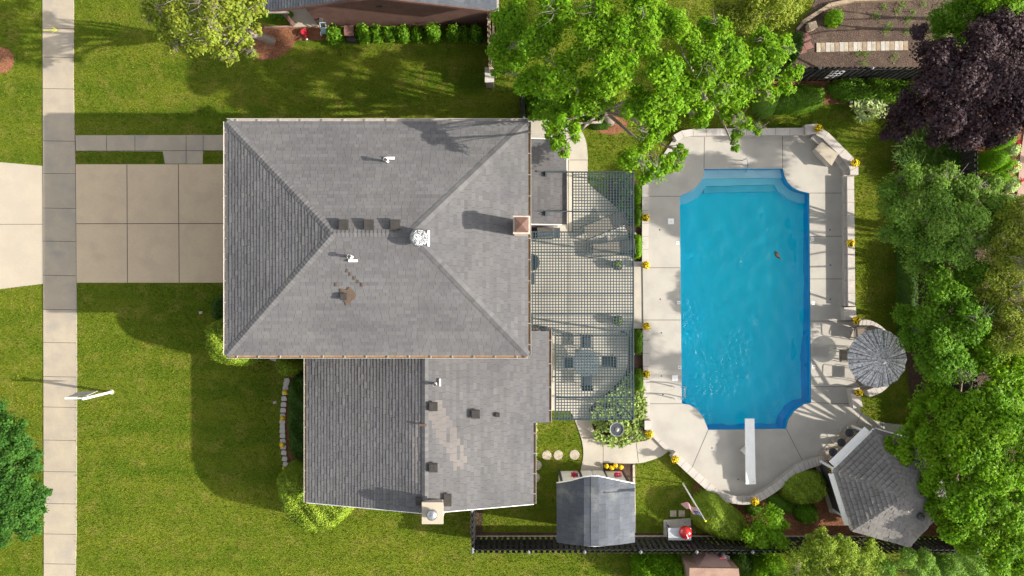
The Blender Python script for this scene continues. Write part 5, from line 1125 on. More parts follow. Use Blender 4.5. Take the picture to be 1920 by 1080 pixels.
for x, y, l in ((1184, 821, 'small grey lantern poking up in the hosta bed'), (1190, 438, 'small pale lamp at the pergola edge beside the upper planting strip'), (1188, 663, 'small pale lamp at the pergola edge beside the lower planting strip'), (1596, 191, 'small pale lamp on the red mulch beside the striped hostas'), (1185, 741, 'tiny pale lamp under the lower corner of the pergola')):
    q = P(x, y, .4); mb = MB(); mb.tube([(0, 0, 0), (0, 0, .3)], .02, 6, 'dark_metal'); mb.lathe([(.05, .28), (.07, .33), (.07, .42), (.02, .47)], (0, 0, 0), 12, 'galv'); o = one('garden_lamp', l, 'lamp', mb, None, 'small garden lamps'); o.location = (q.x, q.y, 0)
q = P(1186, 361, .4); mb = MB(); mb.lathe([(.13, 0), (.16, .1), (.15, .25), (.08, .36), (.01, .38)], (0, 0, 0), 14, None, .08, 3); o = one('boulder', 'pale rounded boulder at the upper right corner of the pergola', 'rock', mb, 'cap', smooth=True); o.location = (q.x, q.y, 0)
# things by the brick house
q = P(569.5, 60, .2); t = thing('watering_can', 'red watering can with white rose lying on the mulch by the brick house', 'watering can', (q.x, q.y, ZB))
mb = MB(); mb.lathe([(.15, 0), (.15, .22), (.13, .25), (.02, .26)], (q.x, q.y, ZB), 18); mb.build('body', 'red_plastic', t); mb = MB(); mb.tube([(q.x + .02, q.y - .12, .08), (q.x + .1, q.y - .25, .2), (q.x + .17, q.y - .36, .3)], [.05, .03, .02], 8); mb.build('spout', 'red_plastic', t)
mb = MB(); mb.ball((q.x + .18, q.y - .38, .31), .045, 10); mb.build('rose', 'white', t); mb = MB(); mb.tube([(q.x + .1 + .08 * math.cos(a), q.y + .08 + .1 * math.sin(a), .2) for a in [i * .7 for i in range(9)]], .015, 6); mb.build('handle', 'red_plastic', t)
q = P(606, 53, .4); t = thing('hose_cart', 'small pale blue hose cart against the brick wall', 'hose cart', (q.x, q.y, 0))
mb = MB(); mb.tube([(q.x - .12, q.y - .05, .25), (q.x + .12, q.y - .05, .25)], .15, 14); mb.build('reel', 'blue_plastic', t)
for s in (-1, 1): mb = MB(); mb.bar((q.x + s * .13, q.y - .2, .05), (q.x + s * .13, q.y + .2, .55), .04, .04); mb.build('side_frame', 'blue_plastic', t); mb = MB(); mb.tube([(q.x + s * .16, q.y - .15, .1), (q.x + s * .2, q.y - .15, .1)], .1, 12); mb.build('wheel', 'white', t)
mb = MB(); mb.bar((q.x - .13, q.y + .2, .55), (q.x + .13, q.y + .2, .55), .04, .04); mb.build('handle', 'blue_plastic', t)
q = P(654.5, 59, .6); t = thing('garden_cabinet', 'grey brown hooded cabinet between the shrubs by the brick wall', 'cabinet', (q.x, q.y, 0))
mb = MB(); mb.box((q.x, q.y, .3), (.4, .4, .6)); mb.build('body', 'vent_brown', t); mb = MB(); mb.box((q.x, q.y + .02, .63), (.44, .46, .06)); mb.build('lid', 'red_slab', t); mb = MB(); mb.box((q.x + .05, q.y - .28, .2), (.44, .14, .4)); mb.build('step', 'vent_brown', t)
# neighbour's hut south of the fence
t = thing('garden_hut', 'pinkish hip roofed hut with brown lower roof at the bottom edge', 'hut', P(1340, 1060))
hz = 1.9; a_, b_, c_, d_ = P(1324, 1039, 1.2), P(1356, 1039, 1.2), P(1373, 1066, 2.1), P(1308, 1066, 2.1)
mb = MB(); mb.add([a_, b_, c_, d_, (a_.x, a_.y, 0), (b_.x, b_.y, 0), (c_.x, c_.y, 0), (d_.x, d_.y, 0)], [[3, 2, 1, 0], [0, 1, 5, 4], [1, 2, 6, 5], [3, 0, 4, 7]]); mb.build('sloped_roof', 'pinkish', t)
mb = MB(); e_ = [P(1293, 1065, 2.15), P(1385, 1066, 2.15), P(1388, 1110, 2.0), P(1290, 1110, 2.0)]; mb.prism(e_[::-1], 0, 2.15, None); mb.build('flat_roof', 'brownish', t)
q = P(1349.5, 1042, 1.0); t = thing('kettle_grill', 'small round dark grill with a red tray beyond the long black fence', 'grill', (q.x, q.y, 0))
mb = MB(); mb.lathe([(.02, 1.05), (.15, 1.1), (.22, 1.25), (.2, 1.36), (.1, 1.44), (.01, 1.46)], (q.x, q.y, 0), 22); mb.build('lid', 'chair_dark', t, smooth=True)
for a in (0, 120, 240): mb = MB(); mb.tube([(q.x, q.y, 1.1), (q.x + .25 * math.cos(R(a)), q.y + .25 * math.sin(R(a)), 0)], .015, 6); mb.build('leg', 'dark_metal', t)
mb = MB(); q2 = P(1355, 1049, 1.48); mb.box((q2.x, q2.y, 1.46), (.26, .14, .02), 0); mb.build('tray', 'red_flag', t)
mb = MB()
for i in range(4): q2 = P(1361 + i * 2, 1046 + i * .5, 1.3); mb.bar(q2 + Vector((0, -.1, 0)), q2 + Vector((0, .12, 0)), .012, .012)
mb.build('grate', 'galv', t)
# east edge path and flowers
mb = MB(); mb.prism(PX([(1911, 296), (1920, 240), (1935, 240), (1918, 400), (1903, 400)]), -.05, .06, None); structure('brick_path', mb, 'pinkish')
mb = MB(); q = P(913, 945, 1.0); mb.prism([P(921, 949, .9), P(950, 944, .9), P(951, 951, .9), P(928, 953, .9)], .1, .9, None); mb.prism([P(924, 950, .97), P(949, 945.5, .97), P(949, 950.5, .97), P(929, 952, .97)], .9, .96, None); one('air_conditioner', 'pale grey air conditioner box peeking out below the wing roof', 'air conditioner', mb, 'aluminium')
#==PLANTS==
# ================================================================== TREES
GT = 'trees around the yards'
# spreading bright tree over the patio path and north lawn
tree('shade_tree', 'broad bright green tree rising from the small mulch island north of the pergola', (1142, 226), [
    (965, 40, 7, 42), (952, 100, 6.5, 36), (1005, 85, 7.6, 46), (1045, 25, 8, 46), (990, 150, 6.6, 34), (1055, 145, 8, 46), (1110, 85, 8.6, 48), (1125, 25, 8.2, 46), (1060, 205, 6.8, 36),
    (1108, 190, 7.6, 42), (1028, 205, 5.6, 26), (1160, 140, 9, 48), (1190, 75, 9, 48), (1205, 20, 8.6, 44), (1200, 200, 8.2, 42), (1245, 130, 9, 46), (1240, 185, 8.6, 38), (1215, 255, 7.2, 34),
    (1245, 225, 7.6, 34), (1190, 300, 6.3, 30), (1232, 318, 5.8, 30), (1262, 300, 5.6, 24), (1277, 284, 5.4, 14), (1205, 335, 5.6, 16), (1048, 268, 8, 20), (1060, 288, 7.9, 13), (1078, 248, 8.2, 18), (1035, 250, 8, 15), (1045, 236, 8.2, 24), (935, 70, 6, 18), (935, 130, 5.4, 16)],
    'leaf_bright', r0=.24, group=GT, twigs=16, L=.145, W=.075, dens=350, every=2, fill=.2, subr=.40)
tree('shade_tree', 'wide bright green tree whose branches dip over the top of the pool deck', (1300, 215), [
    (1268, 55, 8.6, 44), (1290, 175, 8.2, 38), (1318, 115, 8.6, 48), (1345, 60, 7.8, 38), (1375, 105, 8.2, 44), (1345, 160, 7.8, 34), (1390, 170, 7.2, 38), (1435, 125, 7.6, 42), (1462, 90, 7.2, 30), (1430, 75, 7, 28),
    (1488, 140, 6.2, 20), (1475, 165, 6, 18), (1322, 205, 7, 26), (1375, 215, 6.4, 24), (1398, 232, 6.2, 16), (1422, 243, 5.8, 12), (1384, 246, 5.6, 11), (1378, 262, 5.1, 10), (1379, 279, 4.9, 8), (1310, 228, 6.4, 16), (1440, 175, 6, 20)],
    'leaf_bright', r0=.2, group=GT, twigs=16, L=.145, W=.075, dens=350, every=2, fill=.2, subr=.40)
tree('shade_tree', 'pale olive green tree at the top edge left of the garden plot', (1395, 60), [(1400, 15, 6, 40), (1440, -5, 6.4, 44), (1470, 25, 5.4, 30), (1365, 20, 5.6, 26), (1495, -5, 5.4, 26), (1425, 50, 4.8, 24)], 'leaf_olive', r0=.14, group=GT, L=.09, W=.055, dens=620, every=2)
tree('purple_maple', 'dark purple leaved maple tree at the upper right', (1725, 170), [
    (1880, 60, 4.6, 46), (1835, 95, 5, 48), (1775, 120, 4.8, 46), (1735, 95, 4.2, 28), (1870, 140, 5.2, 52), (1805, 165, 5.2, 52), (1745, 165, 4.8, 40), (1710, 205, 4.2, 36), (1680, 215, 3.6, 26), (1765, 215, 4.8, 44),
    (1830, 225, 4.6, 46), (1895, 215, 4.8, 42), (1668, 245, 3.2, 18), (1690, 250, 3, 18), (1760, 250, 3.8, 24), (1800, 262, 3.5, 22), (1860, 258, 3.8, 24), (1905, 100, 4.8, 40), (1725, 60, 3.4, 16), (1900, 30, 4, 34), (1850, 45, 4.2, 26), (1925, 160, 4.8, 36), (1872, 185, 4.4, 36), (1840, 180, 4.6, 30)],
    'leaf_purple', r0=.18, group=GT, L=.12, W=.09, dens=460, every=2)
tree('garden_tree', 'greyish green tree right of the long east wall', (1715, 430), [
    (1680, 350, 3.6, 30), (1720, 345, 4, 36), (1765, 345, 4.2, 38), (1810, 360, 4.2, 38), (1850, 350, 4, 32), (1670, 385, 3.4, 26), (1715, 395, 4.4, 40), (1765, 400, 4.8, 44), (1815, 410, 4.6, 44), (1675, 430, 3.4, 24), (1700, 445, 3.8, 34),
    (1745, 455, 4.4, 40), (1795, 460, 4.4, 40), (1715, 490, 3.6, 26), (1745, 500, 3.6, 26), (1845, 440, 4.2, 34), (1655, 440, 2.9, 14), (1870, 390, 4, 34)],
    'leaf_grey', r0=.15, group=GT, twigs=10, L=.10, W=.065, dens=620, every=2)
tree('garden_tree', 'mid green tree between the grey green tree and the parasol', (1745, 600), [
    (1760, 540, 4.2, 38), (1800, 560, 4.4, 38), (1750, 590, 4.2, 36), (1700, 595, 3.2, 26), (1725, 625, 3.6, 34), (1700, 640, 3, 20), (1780, 620, 4.6, 42), (1830, 600, 4.8, 40), (1745, 665, 3.6, 32), (1780, 685, 4.2, 40), (1735, 690, 3, 20), (1820, 510, 4, 34), (1770, 655, 4.4, 36)],
    'leaf_mid', r0=.15, group=GT, twigs=5, L=.11, W=.07, dens=560, every=2)
tree('garden_tree', 'olive green tree at the right edge of the photo', (1850, 500), [
    (1885, 440, 4.8, 40), (1910, 490, 5.2, 42), (1880, 540, 4.8, 40), (1910, 590, 5, 42), (1865, 490, 4.4, 34), (1900, 400, 4.6, 36), (1855, 560, 4.4, 32), (1890, 640, 4.8, 40), (1925, 420, 5, 34), (1870, 600, 4.4, 34)],
    'leaf_olive', r0=.15, group=GT, twigs=12, L=.09, W=.055, dens=560, every=2)
tree('shade_tree', 'big bright green tree overhanging the gazebo roof at the right', (1765, 840), [
    (1815, 630, 5.6, 42), (1790, 655, 5.4, 32), (1855, 665, 6, 44), (1900, 690, 6.2, 44), (1750, 735, 4.6, 30), (1725, 760, 4.2, 24), (1720, 790, 3.8, 20), (1775, 770, 5.2, 40), (1765, 700, 4.8, 26), (1850, 760, 6.4, 44), (1895, 750, 6.4, 42), (1810, 800, 6.2, 46),
    (1760, 820, 5.4, 38), (1865, 815, 6.8, 48), (1912, 820, 6.6, 42), (1700, 820, 4.4, 26), (1665, 840, 3.9, 20), (1690, 850, 4.2, 22), (1655, 835, 3.7, 10), (1805, 860, 6.4, 46), (1860, 880, 6.8, 48), (1910, 890, 6.6, 42), (1755, 870, 5.2, 34), (1695, 890, 4, 18), (1712, 905, 4, 16), (1745, 905, 4.6, 26),
    (1800, 925, 6, 44), (1850, 945, 6.4, 46), (1905, 950, 6.4, 44), (1755, 950, 4.6, 28), (1735, 935, 4.2, 20), (1790, 985, 5.2, 32), (1835, 1000, 5.6, 38), (1885, 1010, 5.8, 42), (1870, 1050, 5.4, 36), (1915, 1050, 5.4, 34), (1812, 1020, 4.8, 22), (1880, 640, 5.4, 30)],
    'leaf_bright', hs=.66, r0=.26, group=GT, L=.14, W=.08, dens=400, every=2)
tree('street_tree', 'deep green leafy tree at the lower left edge beside the sidewalk', (30, 870), [
    (8, 790, 2.6, 34), (30, 815, 2.8, 32), (10, 850, 3, 40), (45, 845, 2.8, 28), (60, 870, 2.5, 20), (75, 850, 2, 9), (35, 890, 3.1, 38), (5, 920, 3, 36), (50, 925, 2.8, 32), (80, 925, 2.2, 16), (90, 922, 2, 8), (60, 960, 2.6, 28), (25, 965, 2.8, 34), (70, 985, 2.2, 16), (45, 995, 2.2, 20), (10, 1000, 2.4, 26), (-10, 760, 2.4, 22), (75, 950, 2.2, 16)],
    'leaf_deep', r0=.1, group=GT, L=.12, W=.075, dens=480, every=2, sub=9, subr=.34, fill=.12)
tree('street_tree', 'yellowish green leaning tree with bare twigs beside the brick house', (508, 77), [
    (300, 15, 6.4, 34), (345, 5, 7, 38), (395, 10, 7.2, 42), (440, 10, 7, 38), (480, 15, 6.2, 24), (310, 55, 6.2, 26), (350, 55, 6.8, 36), (395, 60, 7, 36), (435, 55, 6.6, 32), (330, 85, 6, 20), (370, 90, 6.2, 24), (410, 95, 6, 22), (430, 108, 5.6, 18), (458, 75, 5.8, 18), (472, 100, 5.2, 12), (285, 35, 6, 12), (275, 15, 6, 12), (445, 90, 5.6, 12), (480, 55, 5.4, 14), (390, -20, 7, 40), (450, -20, 6.8, 34)],
    'leaf_olive', r0=.2, group=GT, twigs=22, L=.12, W=.08, dens=220, every=1, fill=.12, subr=.38)
tree('garden_tree', 'dark green tree at the top edge above the purple maple', (1770, 60), [(1780, 25, 3.6, 34), (1820, 20, 4, 34), (1760, 60, 2.8, 22), (1800, 60, 3.4, 26), (1850, 10, 4, 28)], 'leaf_mid', r0=.1, group=GT, L=.11, W=.06, dens=500, every=2)
tree('garden_tree', 'bright green tree in the very top right corner', (1850, 40), [(1870, 12, 4.6, 30), (1900, 5, 4.8, 32), (1850, -15, 4.6, 30), (1915, 25, 4.2, 20)], 'leaf_bright', r0=.1, group=GT, L=.12, W=.07, dens=420, every=2)
tree('small_tree', 'small bright green tree on the mulch right of the rounded hedge', (1425, 985), [(1440, 975, 1.7, 30), (1420, 1000, 1.6, 26), (1455, 1005, 1.6, 24), (1435, 1022, 1.4, 16), (1465, 985, 1.4, 14), (1410, 1020, 1.3, 14), (1445, 955, 1.4, 14)], 'leaf_bright', r0=.06, group='small garden trees', L=.10, W=.055, dens=650, every=1)
tree('small_tree', 'light feathery green tree at the bottom edge left of the gazebo', (1520, 1060), [(1500, 1050, 2.4, 34), (1545, 1035, 2.8, 34), (1540, 1000, 2.2, 14), (1590, 1050, 2.8, 38), (1635, 1035, 2.4, 22), (1632, 1010, 2, 9), (1480, 1075, 2, 26), (1560, 1080, 2.6, 36), (1620, 1075, 2.4, 30), (1520, 1015, 2.2, 16), (1570, 1020, 2.2, 18)], 'leaf_lime', r0=.08, group='small garden trees', twigs=6, L=.09, W=.04, dens=600, every=1)
tree('small_tree', 'pale spiky green conifer at the bottom edge below the gazebo tip', (1690, 1070), [(1700, 1050, 2, 24), (1735, 1045, 2, 18), (1665, 1065, 1.8, 24), (1715, 1075, 1.8, 26), (1745, 1070, 1.6, 18)], 'leaf_grey', r0=.07, group='small garden trees', L=.13, W=.03, dens=700, every=1)
# tall trees whose shade falls on the deck, just beyond the right edge
for i, (x, y, l, z_) in enumerate(((2080, 500, 'tall tree beyond the right edge, level with the pool middle', 10.5), (2095, 805, 'tall tree beyond the right edge, level with the shed', 10.5), (2120, 330, 'tall tree beyond the right edge, level with the upper deck', 9))):
    g_ = P(x, y); bs = []
    for k in range(8 if i == 1 else 10): a = k * 2.4 + i; rr_ = .62 * math.sqrt(k); bs.append((g_.x + rr_ * math.cos(a), g_.y + rr_ * .8 * math.sin(a), z_ + rng.uniform(-1.4, 1.6), rng.uniform(.6, .95)))
    t = thing('shade_tree', l, 'tree', g_, GT); trunk_mesh(g_, bs, .2, t, every=2); crown('crown', bs, 'leaf_mid', t, L=.2, W=.13, dens=90)

# ================================================================== SHRUBS AND HEDGES
GS = 'clipped shrubs by the house front'
hedge('round_bush', 'large round clipped bush at the front corner of the main roof', 'bush', [(392, 630), (398, 605), (420, 594), (450, 600), (478, 625), (488, 655), (474, 680), (446, 688), (415, 680), (397, 660)], 2.75, 'leaf_lime', L=.07, W=.05, dens=2600, group=GS, rim=.75, lump=.02)
hedge('dark_bush', 'narrow dark bush tucked under the main roof eave above the round bush', 'bush', [(401, 560), (425, 552), (440, 575), (440, 600), (402, 600)], 1.2, 'leaf_dark_hedge', dens=1400, group=GS)
hedge('topiary', 'small ball topiary in the corner between the two roofs', 'bush', [(521, 672), (530, 664), (550, 662), (563, 672), (567, 690), (557, 703), (541, 707), (526, 700), (520, 686)], 1.7, 'leaf_lime', L=.06, W=.045, dens=3000, group=GS, rim=.5, lump=.02)
hedge('dark_hedge', 'long dark hedge along the wing wall inside the stone edging', 'hedge', [(548, 708), (590, 706), (590, 862), (560, 862), (543, 848), (540, 800), (539, 750)], 1.1, 'leaf_dark_hedge', dens=1500, group=GS, rim=.5, lump=.06)
hedge('clipped_hedge', 'big curved clipped hedge wrapping the lower corner of the wing', 'hedge', [(529, 880), (560, 873), (595, 880), (625, 915), (664, 940), (648, 972), (612, 990), (575, 984), (548, 962), (532, 935), (526, 905)], 2.5, 'leaf_lime', L=.07, W=.05, dens=2600, group=GS, rim=.5, lump=.02)
hedge('round_bush', 'dark round bush between the curved hedge and the wing wall', 'bush', [(558, 885), (575, 870), (592, 880), (592, 925), (570, 925), (558, 908)], 1.6, 'leaf_hedge', dens=1600, group=GS)
hedge('rounded_hedge', 'large two lobed rounded hedge beside the flagpole', 'hedge', [(1303, 950), (1310, 930), (1330, 922), (1352, 930), (1368, 948), (1392, 965), (1404, 985), (1402, 1005), (1385, 1016), (1350, 1012), (1320, 1000), (1303, 980)], 1.35, 'leaf_lime', L=.05, W=.035, dens=3400, rim=.8, lump=.02, group='shrubs in the gazebo bed')
hedge('round_bush', 'round yellow green bush on mulch left of the gazebo', 'bush', [(1466, 922), (1475, 900), (1500, 884), (1530, 883), (1552, 900), (1553, 925), (1538, 942), (1510, 948), (1482, 944)], 1.0, 'leaf_lime', L=.07, W=.045, dens=1700, rim=.75, group='shrubs in the gazebo bed')
hedge('small_bush', 'small dark green bush below the round yellow green bush', 'bush', [(1493, 958), (1510, 946), (1530, 952), (1534, 968), (1520, 982), (1500, 980)], .7, 'leaf_mid', dens=1600, group='shrubs in the gazebo bed', messy=.6)
hedge('small_bush', 'small dark bush beside the lowest yellow flower pot', 'bush', [(1400, 945), (1425, 948), (1428, 962), (1405, 966)], .5, 'leaf_hedge', dens=1600, group='shrubs in the gazebo bed', messy=.6)
hedge('small_bush', 'low brownish ground plant left of the small dark bush', 'bush', [(1440, 925), (1470, 935), (1490, 950), (1480, 965), (1445, 950)], .25, 'leaf_hedge', dens=500, group='shrubs in the gazebo bed', messy=.8)
hedge('clipped_hedge', 'long dark green clipped shrub above the top of the pool deck', 'hedge', [(1442, 192), (1455, 170), (1490, 158), (1535, 158), (1549, 172), (1546, 195), (1515, 207), (1470, 211), (1445, 207)], 1.0, 'leaf_hedge', L=.06, W=.04, dens=1600, rim=.8, lump=.03, group='north border shrubs')
hedge('leafy_shrub', 'wide leafy green shrub bank between the black fence and the striped hostas', 'hedge', [(1556, 160), (1580, 148), (1660, 148), (1715, 158), (1720, 190), (1670, 195), (1640, 188), (1600, 188), (1572, 178)], .9, 'leaf_hedge', L=.10, W=.07, dens=800, rim=.5, lump=.08, group='north border shrubs', messy=.6)
hedge('leafy_shrub', 'grey green shrub under the branches left of the long clipped shrub', 'bush', [(1420, 185), (1450, 165), (1462, 190), (1448, 215), (1425, 215)], 1.1, 'leaf_grey', L=.08, W=.03, dens=1200, group='north border shrubs', messy=.8)
hedge('leafy_shrub', 'dark evergreen shrub left of the reddish slabs by the garden plot', 'bush', [(1470, 70), (1500, 62), (1503, 95), (1490, 118), (1472, 112)], 1.2, 'leaf_dark_hedge', L=.08, W=.03, dens=1500, group='north border shrubs', messy=.7)
rosette_bed('striped_hosta', 'pale cream and green striped hostas at the edge of the north lawn', 'hosta', [(1593, 205), (1600, 190), (1625, 182), (1652, 186), (1662, 205), (1650, 220), (1625, 224), (1603, 220)], 'leaf_cream', 34, .34, .08, h=.45)
rosette_bed('day_lily', 'mass of long arching grassy leaves under the purple maple', 'lily', [(1690, 270), (1730, 250), (1790, 262), (1800, 300), (1770, 340), (1720, 345), (1692, 325), (1686, 295)], 'leaf_grass', 45, .75, .035, h=.7, per=14)
hs_px = [(1118, 822), (1112, 800), (1110, 775), (1130, 745), (1160, 725), (1186, 700), (1206, 730), (1208, 770), (1208, 800), (1216, 818), (1190, 826), (1160, 836), (1138, 834)]
rosette_bed('hosta_bed', 'dense bed of pale edged hosta leaves around the birdbath', 'hosta', hs_px, 'leaf_hosta', 60, .20, .08, h=.35, per=10)
rosette_bed('hosta_bed', 'thin column of striped hosta leaves beside the lower wing roof', 'hosta', [(994, 790), (1003, 792), (1004, 860), (996, 864)], 'leaf_cream', 50, .18, .06, h=.3)
GB = 'planting strip shrubs'
for x0_, y0_, x1_, y1_, l, mm in ((1188, 345, 1203, 382, 'bright shrub in the planting strip above the upper yellow mums', 'leaf_bright'), (1188, 384, 1203, 424, 'dark leafy shrub in the planting strip beside the upper pergola edge', 'leaf_hedge'), (1188, 440, 1204, 484, 'bright clipped shrub in the planting strip beside the loungers', 'leaf_bright'),
                                  (1189, 617, 1205, 665, 'green shrub in the lower planting strip beside the dining chairs', 'leaf_hedge'), (1189, 692, 1206, 735, 'green shrub in the lower planting strip above the hosta bed', 'leaf_hedge')):
    hedge('strip_shrub', l, 'bush', [(x0_ + 1, y0_ + 4), (x0_ + 7, y0_), (x1_ - 2, y0_ + 4), (x1_, (y0_ + y1_) / 2), (x1_ - 3, y1_ - 2), (x0_ + 6, y1_), (x0_, y1_ - 6), (x0_ - 1, (y0_ + y1_) / 2)], .6, mm, L=.07, W=.045, dens=1500, group=GB, lump=.08)
rosette_bed('iris_clump', 'leafy perennials under the upper right corner of the pergola', 'plant', [(1150, 345), (1182, 330), (1187, 380), (1180, 420), (1165, 400), (1150, 372)], 'leaf_grass', 18, .3, .06, h=.4)
# row of shrubs along the neighbour's brick wall
GN = 'shrubs along the brick wall'
for i, (x, w, h_, l) in enumerate(((628, 17, .8, 'leafy shrub in the brick wall row just left of the hooded cabinet'), (680, 15, .9, 'leafy shrub in the brick wall row just right of the hooded cabinet'), (706, 14, .7, 'leafy shrub in the brick wall row, second right of the cabinet'), (732, 15, .75, 'leafy shrub in the brick wall row, third right of the cabinet'), (758, 14, .8, 'leafy shrub in the brick wall row, near its middle'), (783, 13, .7, 'leafy shrub in the brick wall row, sixth from the left'),
                            (812, 16, .85, 'leafy shrub in the brick wall row, seventh from the left'), (850, 15, .75, 'leafy shrub in the brick wall row, third from the wooden fence'), (872, 10, .55, 'smallest leafy shrub in the brick wall row'), (893, 13, .9, 'leafy shrub in the brick wall row nearest the wooden fence'))):
    yc = 62 if i else 66
    hedge('leafy_shrub', l, 'bush', [(x + w * math.cos(R(a)) * (1 + .1 * math.sin(a + x)), yc + (13 + (x % 3)) * math.sin(R(a))) for a in range(0, 360, 45)], h_, 'leaf_mid', L=.12, W=.08, dens=750, group=GN, messy=.6, lump=.1)
hedge('leafy_shrub', 'low green plants in the dark bed beside the porch post', 'bush', [(490, 25), (545, 20), (545, 32), (520, 35), (492, 32)], .4, 'leaf_mid', L=.12, W=.05, dens=500, group=GN, messy=.8)
# shrubs near the house corner under the tree
hedge('leafy_shrub', 'large leafed shrub beside the start of the curved patio path', 'bush', [(987, 175), (1005, 168), (1035, 175), (1050, 195), (1040, 215), (1010, 220), (988, 214)], 1.1, 'leaf_mid', L=.14, W=.10, dens=600, group='shrubs by the curved path', messy=.6)
hedge('leafy_shrub', 'dark shrub with fine leaves left of the small mulch island', 'bush', [(1100, 205), (1130, 198), (1150, 210), (1145, 235), (1120, 240), (1102, 226)], .8, 'leaf_dark_hedge', L=.07, W=.04, dens=1300, group='shrubs by the curved path', messy=.7)
hedge('leafy_shrub', 'dark leafy shrub between the wooden fence and the bright tree', 'bush', [(925, 30), (960, 20), (985, 60), (985, 110), (960, 130), (928, 110)], 1.2, 'leaf_mid', L=.13, W=.07, dens=650, group='shrubs by the curved path', messy=.7)
# right side hedge and arborvitae
hedge('clipped_hedge', 'narrow dark hedge line along the right side of the east lawn', 'hedge', [(1692, 470), (1715, 470), (1716, 640), (1704, 645), (1692, 600)], .9, 'leaf_dark_hedge', dens=1300, group='east border shrubs', rim=.3)
for x, y, r_, h_, l in ((1880, 262, 20, 1.3, 'bright green rounded evergreen nearest the purple maple at the right'), (1862, 300, 24, 1.5, 'broad bright evergreen right of the dark fence gap'), (1888, 308, 14, 1.0, 'small round evergreen beside the red flowers'), (1875, 334, 16, 1.1, 'lowest rounded evergreen above the grey green tree')):
    hedge('evergreen_bush', l, 'bush', [(x + r_ * math.cos(R(a)), y + r_ * .85 * math.sin(R(a))) for a in range(0, 360, 45)], h_, 'leaf_bright', L=.06, W=.02, dens=2200, group='evergreens at the right edge', messy=.7, rim=.4)
for x, y, r_, l in ((1900, 280, 13, 'pale flowering shrub beside the pink kerb, upper one'), (1902, 312, 12, 'pale flowering shrub beside the pink kerb, middle one'), (1898, 345, 15, 'pale flowering shrub beside the pink kerb, lower one'), (1895, 378, 14, 'pale leafy shrub below the flowering ones at the right edge')):
    hedge('flowering_shrub', l, 'bush', [(x + r_ * math.cos(R(a)), y + r_ * math.sin(R(a))) for a in range(0, 360, 45)], .5, 'leaf_cream', L=.08, W=.05, dens=900, group='pale shrubs by the pink kerb', messy=.8)
for x, y, l in ((1909, 267, 'red flower cluster at the upper right edge'), (1903, 310, 'small red bloom between the pale shrubs'), (1915, 338, 'red flowers on the pink kerb at the right edge')):
    q = P(x, y, .5); c_ = np.array([[0, 0, .5]]) + rng.normal(0, .06, (60, 3)); o = quads_mesh('red_flower', leaf_quads(c_, rng.normal(size=(60, 3)) + [0, 0, 1], .07, .06), leaf_tints(60), 'red_plastic'); o.location = (q.x, q.y, 0); tag(o, l, 'flower', 'red flowers at the right edge')
hedge('leafy_shrub', 'bright leafy shrub beyond the black fence left of the pinkish hut', 'bush', [(1190, 1045), (1215, 1034), (1260, 1038), (1300, 1036), (1312, 1055), (1300, 1095), (1250, 1100), (1195, 1095)], 1.2, 'leaf_bright', L=.15, W=.05, dens=700, group='shrubs beyond the black fence', messy=.9, lump=.12)
hedge('leafy_shrub', 'dark green shrub beyond the black fence right of the pinkish hut', 'bush', [(1370, 1040), (1400, 1038), (1420, 1060), (1400, 1078), (1378, 1070)], .9, 'leaf_dark_hedge', dens=1200, group='shrubs beyond the black fence', messy=.7)
hedge('leafy_shrub', 'bright green shrub at the bottom edge below the small mulch tree', 'bush', [(1405, 1058), (1430, 1045), (1470, 1050), (1480, 1080), (1470, 1110), (1410, 1110)], 1.2, 'leaf_bright', L=.10, W=.05, dens=1100, group='shrubs beyond the black fence', messy=.8, lump=.1)
hedge('leafy_shrub', 'bluish grey shrub at the bottom edge under the big right tree', 'bush', [(1755, 1045), (1800, 1038), (1850, 1045), (1850, 1100), (1760, 1100)], .8, 'leaf_grey', dens=900, group='shrubs beyond the black fence', messy=.8)
# garden plot plants
hedge('leafy_shrub', 'bright feathery plant in the upper left of the dug garden', 'plant', [(1550, 30), (1560, 18), (1578, 24), (1582, 38), (1568, 48), (1555, 45)], .6, 'leaf_bright', L=.13, W=.03, dens=500, group='plants in the dug garden', messy=1.0, lump=.15)
for i in range(14):
    x = [1655, 1680, 1700, 1640, 1690, 1665, 1710, 1607, 1622, 1618, 1675, 1730, 1660, 1700][i]; y = [15, 22, 38, 30, 10, 48, 25, 102, 103, 120, 108, 8, 60, 60][i]; q = P(x, y)
    m_ = 40; c_ = rng.normal(0, .09, (m_, 3)) + [0, 0, .08]; c_[:, 2] = np.abs(c_[:, 2]); o = quads_mesh('seedling', leaf_quads(c_, rng.normal(0, .5, (m_, 3)) + [0, 0, 1], .08, .04), leaf_tints(m_), 'leaf_mid'); o.location = (q.x, q.y, .02); tag(o, 'small green seedling clump growing in the dug garden soil', 'seedling', 'seedlings in the dug garden')

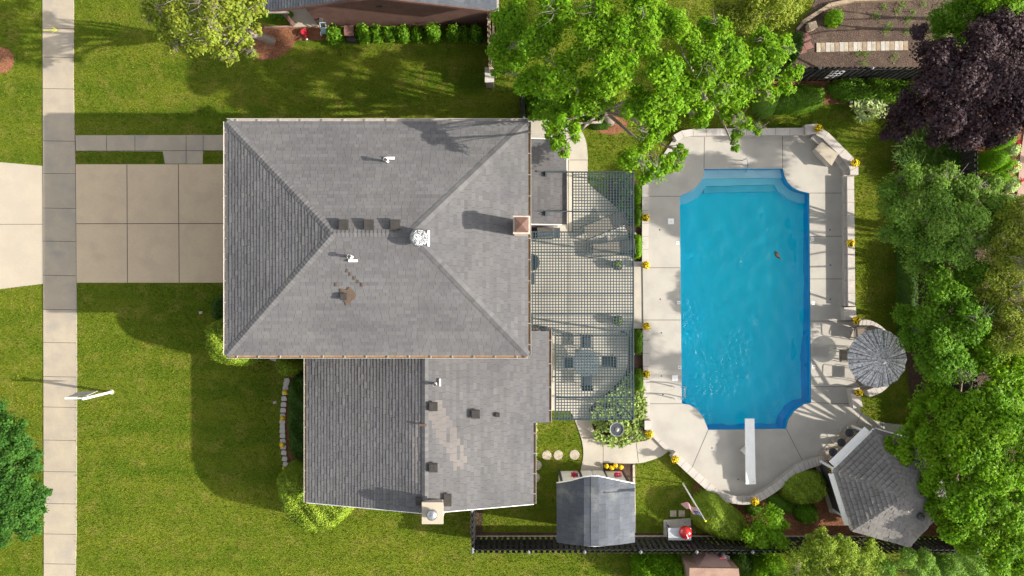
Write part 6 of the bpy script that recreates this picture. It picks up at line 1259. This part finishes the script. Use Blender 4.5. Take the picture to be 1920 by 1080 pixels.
# ================================================================== GRASS
# blades over the lawns the photo shows, outside everything paved or planted
keep = [(-60, -60), (1990, -60), (1990, 1140), (-60, 1140)]
out_px = [[(78, -80), (141, -80), (141, 1160), (81, 1160)], [(141, 306), (480, 306), (480, 532), (141, 532)], [(-80, 303), (81, 310), (82, 533), (-80, 548)], [(141, 252), (480, 252), (480, 284), (141, 284)], [(304, 282), (382, 282), (382, 308), (309, 308)],
          deck, patio, [(490, 228), (955, 228), (955, 640), (490, 640)], [(1440, 152), (1700, 145), (1990, 165), (1990, 1012), (1330, 1012), (1300, 905), (1340, 925), (1390, 944), (1425, 942), (1500, 890), (1600, 800), (1720, 830), (1700, 700), (1684, 330), (1680, 260), (1650, 215), (1600, 200), (1500, 205), (1440, 208)],
          [(1185, 340), (1210, 340), (1215, 830), (1104, 830), (1104, 768)], [(1140, 335), (1190, 335), (1190, 495), (1132, 372)], [(560, 640), (960, 640), (960, 890), (590, 890)], [(470, -80), (930, -80), (930, 50), (640, 52), (625, 74), (545, 92), (520, 109), (488, 112), (470, 100)], [(1492, 50), (1520, 20), (1545, -80), (1990, -80), (1990, 130), (1480, 130)],
          [(524, 664), (574, 664), (574, 890), (535, 890), (530, 830), (528, 780), (532, 720)], [(1047, 883), (1190, 868), (1192, 1005), (1047, 1005)], [(1112, 214), (1174, 214), (1174, 250), (1112, 250)], [(1244, 973), (1297, 973), (1297, 1008), (1244, 1008)], [(890, 996), (1330, 998), (1330, 1012), (890, 1010)],
          arc(2, 113, 25, 0, 360, 14)[:-1]]
kp = [(p.x, p.y) for p in PX(keep)]; gx, gy = scatter(kp, 300); ok = np.ones(len(gx), bool)
for o_ in out_px: ok &= ~inside([(p.x, p.y) for p in PX(o_)], gx, gy)
gx, gy = gx[ok], gy[ok]; m = len(gx)
th = rng.uniform(0, 6.28, m); tilt = rng.uniform(.3, 1.0, m); hgt = rng.uniform(.03, .065, m); wd_ = rng.uniform(.010, .02, m)
a = np.stack([np.cos(th) * tilt, np.sin(th) * tilt, np.ones(m)], 1) * hgt[:, None]; sd2 = np.stack([-np.sin(th), np.cos(th), np.zeros(m)], 1) * wd_[:, None]
b0 = np.stack([gx, gy, np.zeros(m)], 1); V = np.stack([b0 - sd2, b0 + sd2, b0 + a + sd2 * .3, b0 + a - sd2 * .3], 1)
tt = leaf_tints(m, .3); patchy = .10 + .16 * (np.sin(gx * 1.3 + 2 * np.sin(gy * .7)) * np.sin(gy * 1.1 + 1.5 * np.sin(gx * .5)) > .35) + .08 * (np.sin(gy * 5.2) > .3); yel = rng.uniform(0, 1, m) < patchy; tt[yel] *= np.array([1.6, 1.25, 1.6])
go = quads_mesh('grass', V, tt, 'blade'); tag(go, 'short mown lawn grass', 'grass', kind='stuff')
